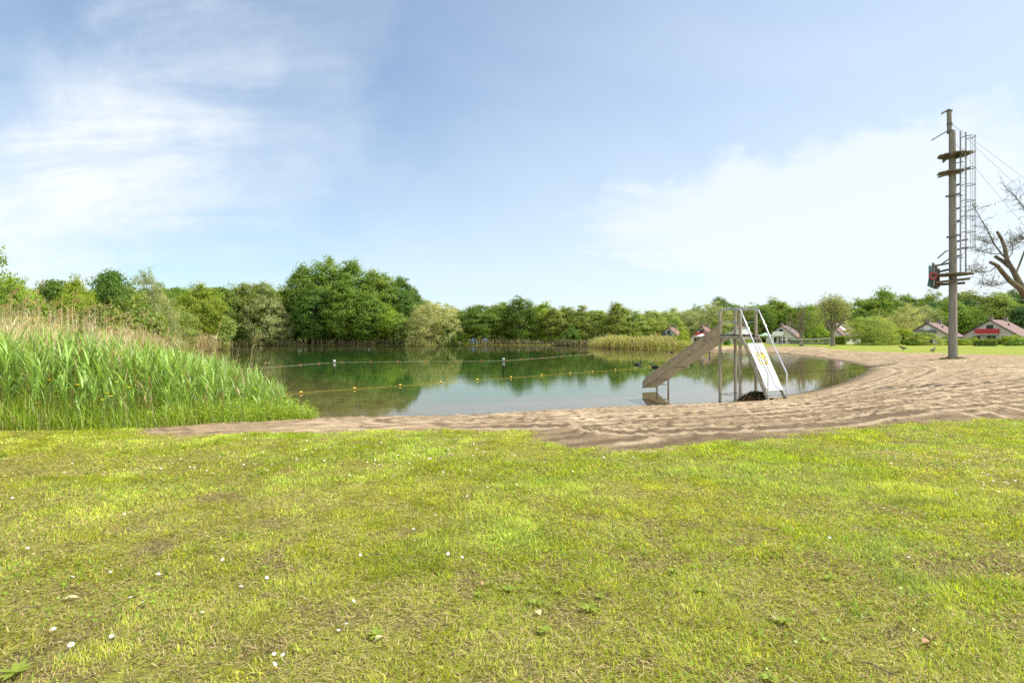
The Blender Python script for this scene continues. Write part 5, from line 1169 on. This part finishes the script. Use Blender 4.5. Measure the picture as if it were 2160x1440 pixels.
dp = [(150, 1358, 1.5), (113, 1327, 1.2), (235, 1339, 1.1), (188, 1339, 1.), (578, 1375, 1.1), (597, 1380, .9), (580, 1400, 1.2), (660, 1275, 1.1), (427, 1294, 1.1), (400, 1320, 1.), (563, 1217, 1.2), (509, 1236, 1.2), (469, 1176, 1.2), (237, 1236, 1.1), (257, 1200, 1.2), (233, 1206, 1.1), (275, 1260, 1.), (300, 1266, 1.), (334, 1208, 1.1), (340, 1210, 1.), (714, 1327, 1.), (746, 1267, 1.1), (731, 1312, 1.), (58, 1157, 1.2), (945, 1167, 1.2), (975, 1174, 1.), (856, 1134, 1.1), (875, 1138, 1.), (760, 1167, 1.), (815, 1225, 1.), (1197, 1100, 1.1), (1750, 1134, 1.1), (1840, 1053, 1.1), (1917, 1172, 1.), (1911, 1062, 1.1), (2072, 1028, 1.1), (205, 1091, 1.), (262, 1085, 1.), (60, 1110, 1.), (447, 1150, 1.), (438, 1132, 1.), (154, 1219, 1.1), (1653, 1105, 1.), (1582, 1101, 1.), (873, 1031, 1.), (919, 1083, 1.), (872, 1111, 1.)]
dk = lambda cx_, cy_, sx, sy, m: [(random.gauss(cx_, sx), random.gauss(cy_, sy), random.uniform(.9, 1.2)) for _ in range(m)]
dp += dk(900, 955, 190, 24, 95) + dk(560, 950, 130, 22, 45) + dk(2080, 1000, 60, 32, 62) + dk(1950, 955, 90, 20, 30) + dk(280, 985, 170, 35, 28) + dk(950, 1040, 160, 40, 24)
first = None; cnt = 0; dk_tree = None
for (px, py, s) in dp:
    if cnt >= 300 or py < 915 or px > 2200: continue
    p = on_z(px, py, .03)
    if poly_sd(SAND, np.array([p[0]]), np.array([p[1]]))[0] > -.15: continue
    z0 = zland(p[0], p[1]) + random.uniform(.032, .05)
    if first is None:
        first = thing('daisy', 'small white daisy with a yellow centre in the lawn grass', 'flower', (0, 0, 0), 0, 'daisies scattered over the lawn')
        link('petals', petal_me, None, first); link('flower_disc', disc_me, None, first); link('stem', stem_me, None, first); dk_tree = kid_tree(first); c = first
    else: c = copy_tree(first, dk_tree)
    c.location = (p[0], p[1], z0); s *= .8; c.scale = (s, s, s); c.rotation_euler = (random.uniform(-.5, .5) + .25, random.uniform(-.5, .5), random.uniform(0, 6)); cnt += 1
leafm = surf('dry_leaf', (.42, .24, .12), (.30, .16, .08), .8, scale=30, bmp=.2); leafm2 = surf('pale_dead_leaf', (.52, .46, .24), (.42, .36, .18), .8, scale=30, bmp=.2)
def leaf_thing(px, py, L, W, m, lab, rz):
    L *= .75; W *= .75
    p = on_z(px, py, .03); n = 7; b = MB(); vs = []
    for i in range(n):
        t = i / (n - 1); w = W * math.sin(math.pi * min(1, t * .92 + .06)) ** .8; z = .012 * math.sin(t * 3.1); vs += [((t - .5) * L, -w / 2, z + .006), ((t - .5) * L, 0, z), ((t - .5) * L, w / 2, z + .007)]
    fs = [(i * 3 + k, i * 3 + 3 + k, i * 3 + 4 + k, i * 3 + 1 + k) for i in range(n - 1) for k in range(2)]; b.add(vs, fs, True)
    o = thing('fallen_leaf', lab, 'leaf', (p[0], p[1], zland(p[0], p[1]) + .014), rz); b.build('blade', m, o); b = MB(); b.tube([(-L * .5, 0, .002), (-L * .75, .004, .006)], .0012, 5); b.build('stalk', m, o)
    o.rotation_euler = (random.uniform(-.25, .25) + .15, random.uniform(-.2, .2), rz)
for a in [(1955, 1346, .07, .045, leafm, 'curled red-brown leaf lying in the lower right lawn', .4), (150, 1256, .10, .035, leafm2, 'long tan leaf lying in the lower left lawn', .3), (1018, 1220, .05, .035, leafm, 'small brown leaf near the middle of the lawn', 1.1),
          (1135, 1280, .06, .05, leafm2, 'broad pale leaf in the middle of the lawn, the larger pale one', 2.0), (800, 1335, .06, .045, leafm2, 'pale leaf among bright grass at the lower middle', .8), (1630, 1290, .07, .04, leafm2, 'crumpled pale leaf beside a bare earth patch', 1.9), (1430, 1243, .045, .03, leafm, 'orange-brown leaf right of the lawn centre', 2.6), (2018, 1028, .06, .04, leafm, 'brown leaf between daisies on the right lawn', .2)]: leaf_thing(*a)
wm_ = [None]
for (px, py, sc_) in [(1075, 1235, 1.1), (1130, 1262, 1.), (1180, 1238, .8), (1242, 1275, 1.2), (1265, 1250, .8), (795, 1330, 1.2), (1010, 1245, .8), (1150, 1320, .9), (1750, 1210, .9), (1480, 1235, 1.), (1655, 1300, 1.1), (1420, 1195, .9), (35, 1415, 1.6), (1620, 1418, 1.), (1040, 1130, .7), (560, 1190, .8)]:
    p = on_z(px, py, .02)
    if wm_[0] is None:
        wo = thing('broadleaf_weed', 'flat rosette of broad green leaves in the lawn', 'weed', (0, 0, 0), 0, 'broad-leaved weeds in the lawn'); lv = []; r_ = np.random.default_rng(3)
        for q in range(9):
            t = q * 2.4; lv.append(strips(np.zeros((1, 3)) + [0, 0, .012], np.array([t]), np.array([r_.uniform(.8, 1.2)]), np.array([r_.uniform(.3, .9)]), np.array([r_.uniform(.07, .12)]), np.array([r_.uniform(.026, .042)]), 5, A(.30, .40, .05)[None] * r_.uniform(.75, 1.2), A(.36, .43, .07)[None], (.25, .8, 1., .9, .55, 0)))
        strip_obj('leaves', lv, M['blade'], wo); wm_ = [wo, kid_tree(wo)]; c = wo
    else: c = copy_tree(wm_[0], wm_[1])
    c.location = (p[0], p[1], zland(p[0], p[1]) + .012); c.scale = (sc_ * .5, sc_ * .5, sc_ * .4); c.rotation_euler = (0, 0, random.uniform(0, 6))
twig_m = surf('dry_twig', (.20, .14, .09), (.13, .09, .06), .9, scale=40)
for (px, py, L, rz, lab) in [(345, 1080, .14, .1, 'straight dark twig in the upper left lawn'), (470, 1122, .18, -.4, 'bent brown twig left of the lawn centre'), (1625, 1115, .12, 2.3, 'short grey twig in the right half of the lawn'), (1850, 1400, .13, 2.2, 'dark stick near the lower right corner of the lawn'), (1265, 1310, .1, .2, 'thin brown twig below the lawn centre'), (800, 1165, .12, .1, 'thin twig in the middle of the lawn beside a daisy'), (60, 1285, .14, .5, 'reddish twig near the lower left corner'), (1965, 1258, .12, .3, 'brown twig beside the bare earth at right')]:
    p = on_z(px, py, .03); o = thing('twig', lab, 'twig', (p[0], p[1], zland(p[0], p[1]) + .035), rz); b = MB(); b.tube([(-L / 2, 0, 0), (-L * .15, .01, .006), (L * .2, -.006, .004), (L / 2, .012, .0)], [.0035, .003, .0026, .0015], 6); b.build('stick', twig_m, o); b = MB(); b.tube([(-L * .1, .008, .005), (L * .1, .04, .012)], [.002, .001], 5); b.build('side_shoot', twig_m, o)

# ------------------------------------------------------------------ light, sky, camera
SUN_AZ, SUN_EL = R(88), R(48)
sd_ = Vector((math.sin(SUN_AZ) * math.cos(SUN_EL), math.cos(SUN_AZ) * math.cos(SUN_EL), math.sin(SUN_EL)))
L = bpy.data.lights.new('sun', 'SUN'); L.energy = 4.25; L.angle = R(.5); L.color = (1, .95, .87)
lo = bpy.data.objects.new('sun', L); COL.objects.link(lo); lo.rotation_euler = (-sd_).to_track_quat('-Z', 'Y').to_euler()
w = bpy.data.worlds.new('World'); scene.world = w; w.use_nodes = True; nt = w.node_tree
for n_ in list(nt.nodes): nt.nodes.remove(n_)
out = N(nt, 'ShaderNodeOutputWorld'); bg = N(nt, 'ShaderNodeBackground'); nt.links.new(bg.outputs[0], out.inputs[0]); bg.inputs[1].default_value = .111
sky = N(nt, 'ShaderNodeTexSky', sky_type='NISHITA'); sky.sun_disc = False; sky.sun_elevation = SUN_EL; sky.sun_rotation = SUN_AZ; sky.air_density = 1.0; sky.dust_density = .6; sky.ozone_density = 1.6; sky.altitude = 0
tc = N(nt, 'ShaderNodeTexCoord'); dirv = tc.outputs['Generated']
sx = N(nt, 'ShaderNodeSeparateXYZ'); nt.links.new(dirv, sx.inputs[0])
den = math_n(nt, 'ADD', math_n(nt, 'MAXIMUM', sx.outputs[2], 0.0), .22)
cu, cv_ = math_n(nt, 'DIVIDE', sx.outputs[0], den), math_n(nt, 'DIVIDE', sx.outputs[1], den)
cb = N(nt, 'ShaderNodeCombineXYZ'); nt.links.new(cu, cb.inputs[0]); nt.links.new(cv_, cb.inputs[1])
mpn = N(nt, 'ShaderNodeMapping'); mpn.inputs['Rotation'].default_value = (0, 0, R(38)); mpn.inputs['Scale'].default_value = (.55, 1.35, 1); nt.links.new(cb.outputs[0], mpn.inputs[0])
n1 = noise(nt, 1.5, 9, .62, mpn.outputs[0], 1.1); n2 = noise(nt, .7, 5, .55, cb.outputs[0], .6); n3 = noise(nt, 3.4, 8, .6, mpn.outputs[0], .5)
nw = N(nt, 'ShaderNodeTexNoise'); nw.inputs['Scale'].default_value = 3.2; nw.inputs['Detail'].default_value = 7; nw.inputs['Roughness'].default_value = .62; nt.links.new(dirv, nw.inputs['Vector'])
w1 = N(nt, 'ShaderNodeVectorMath', operation='SUBTRACT'); nt.links.new(nw.outputs['Color'], w1.inputs[0]); w1.inputs[1].default_value = (.5, .5, .5)
w2 = N(nt, 'ShaderNodeVectorMath', operation='SCALE'); nt.links.new(w1.outputs[0], w2.inputs[0]); w2.inputs['Scale'].default_value = .42
w3 = N(nt, 'ShaderNodeVectorMath', operation='ADD'); nt.links.new(dirv, w3.inputs[0]); nt.links.new(w2.outputs[0], w3.inputs[1])
w4 = N(nt, 'ShaderNodeVectorMath', operation='NORMALIZE'); nt.links.new(w3.outputs[0], w4.inputs[0]); dirw = w4.outputs[0]
def blob(px, py, r, amt):
    d = Vector(((px - CX) / F, 1, (HZ - py) / F)).normalized(); vm = N(nt, 'ShaderNodeVectorMath', operation='DOT_PRODUCT'); nt.links.new(dirw, vm.inputs[0]); vm.inputs[1].default_value = d
    return math_n(nt, 'MULTIPLY', mrange(nt, vm.outputs['Value'], math.cos(R(r)), 1.0), amt)
def addm(l):
    a = l[0]
    for k in l[1:]: a = math_n(nt, 'ADD', a, k)
    return a
wisp = addm([blob(0, 410, 10, .42), blob(130, 375, 9, .36), blob(270, 315, 8, .26), blob(380, 110, 9, .34), blob(140, 230, 15, .26), blob(480, 290, 15, .26), blob(690, 10, 9, .2), blob(560, 345, 9, .12)])
bank = addm([blob(1150, 500, 11, .4), blob(1320, 490, 11, .6), blob(1500, 500, 12, .65), blob(1700, 500, 14, .65), blob(1900, 470, 15, .55), blob(2130, 430, 16, .42), blob(2400, 380, 20, .4), blob(1450, 620, 16, .35), blob(1800, 600, 18, .4)])
wf = math_n(nt, 'MULTIPLY', wisp, mrange(nt, n1, .25, .72, .25, 1.0), True)
bsum = math_n(nt, 'ADD', math_n(nt, 'MULTIPLY', bank, .66), math_n(nt, 'MULTIPLY', math_n(nt, 'SUBTRACT', math_n(nt, 'ADD', math_n(nt, 'MULTIPLY', n1, .65), math_n(nt, 'MULTIPLY', n3, .35)), .5), 1.6))
bf = mrange(nt, bsum, -.05, 1.05, 0, 1, False)
veil = math_n(nt, 'ADD', math_n(nt, 'ADD', math_n(nt, 'MULTIPLY', mrange(nt, n2, .35, .7), .15), .09), mrange(nt, math_n(nt, 'ADD', sx.outputs[0], math_n(nt, 'MULTIPLY', sx.outputs[2], -.6)), -.75, .55, 0, .42))
hzn = mrange(nt, sx.outputs[2], 0, .40, .34, .04)
fac = math_n(nt, 'MAXIMUM', math_n(nt, 'ADD', math_n(nt, 'ADD', wf, veil), hzn), math_n(nt, 'MULTIPLY', bf, .95)); fac = math_n(nt, 'MULTIPLY', math_n(nt, 'MULTIPLY', fac, .92, True), mrange(nt, sx.outputs[1], -.25, .1))
skt = mix_rgb(nt, 1.0, sky.outputs[0], (.86, 1.10, 1.17), 'MULTIPLY')
vb = N(nt, 'ShaderNodeVectorMath', operation='DOT_PRODUCT'); nt.links.new(dirv, vb.inputs[0]); vb.inputs[1].default_value = Vector((.1, -.8, .6)).normalized()
back = math_n(nt, 'MULTIPLY', mrange(nt, vb.outputs['Value'], -.05, .75), mrange(nt, n2, .3, .6, .6, 1))     # unseen bright cloud added behind the camera as fill light
skt = mix_rgb(nt, back, skt, (9.6, 9.9, 10.3))
cs = mix_rgb(nt, fac, skt, (6.2, 6.6, 7.0)); nt.links.new(cs, bg.inputs[0])

cam = bpy.data.cameras.new('camera'); cam.sensor_width = 36; cam.lens = 36 * F / 2160; cam.shift_y = -(720 - HZ) / 2160; cam.clip_end = 8000; cam.clip_start = .05
co = bpy.data.objects.new('camera', cam); COL.objects.link(co); co.location = (0, 0, CAMZ + zland(0, 0) * 0); co.rotation_euler = (R(90), 0, 0); scene.camera = co
scene.view_settings.view_transform = 'Standard'; scene.view_settings.look = 'None'; scene.view_settings.exposure = 0.47; scene.view_settings.gamma = 1
scene.cycles.max_bounces = 8; scene.cycles.transparent_max_bounces = 12; scene.cycles.caustics_reflective = False; scene.cycles.caustics_refractive = False
scene.cycles.use_denoising = False
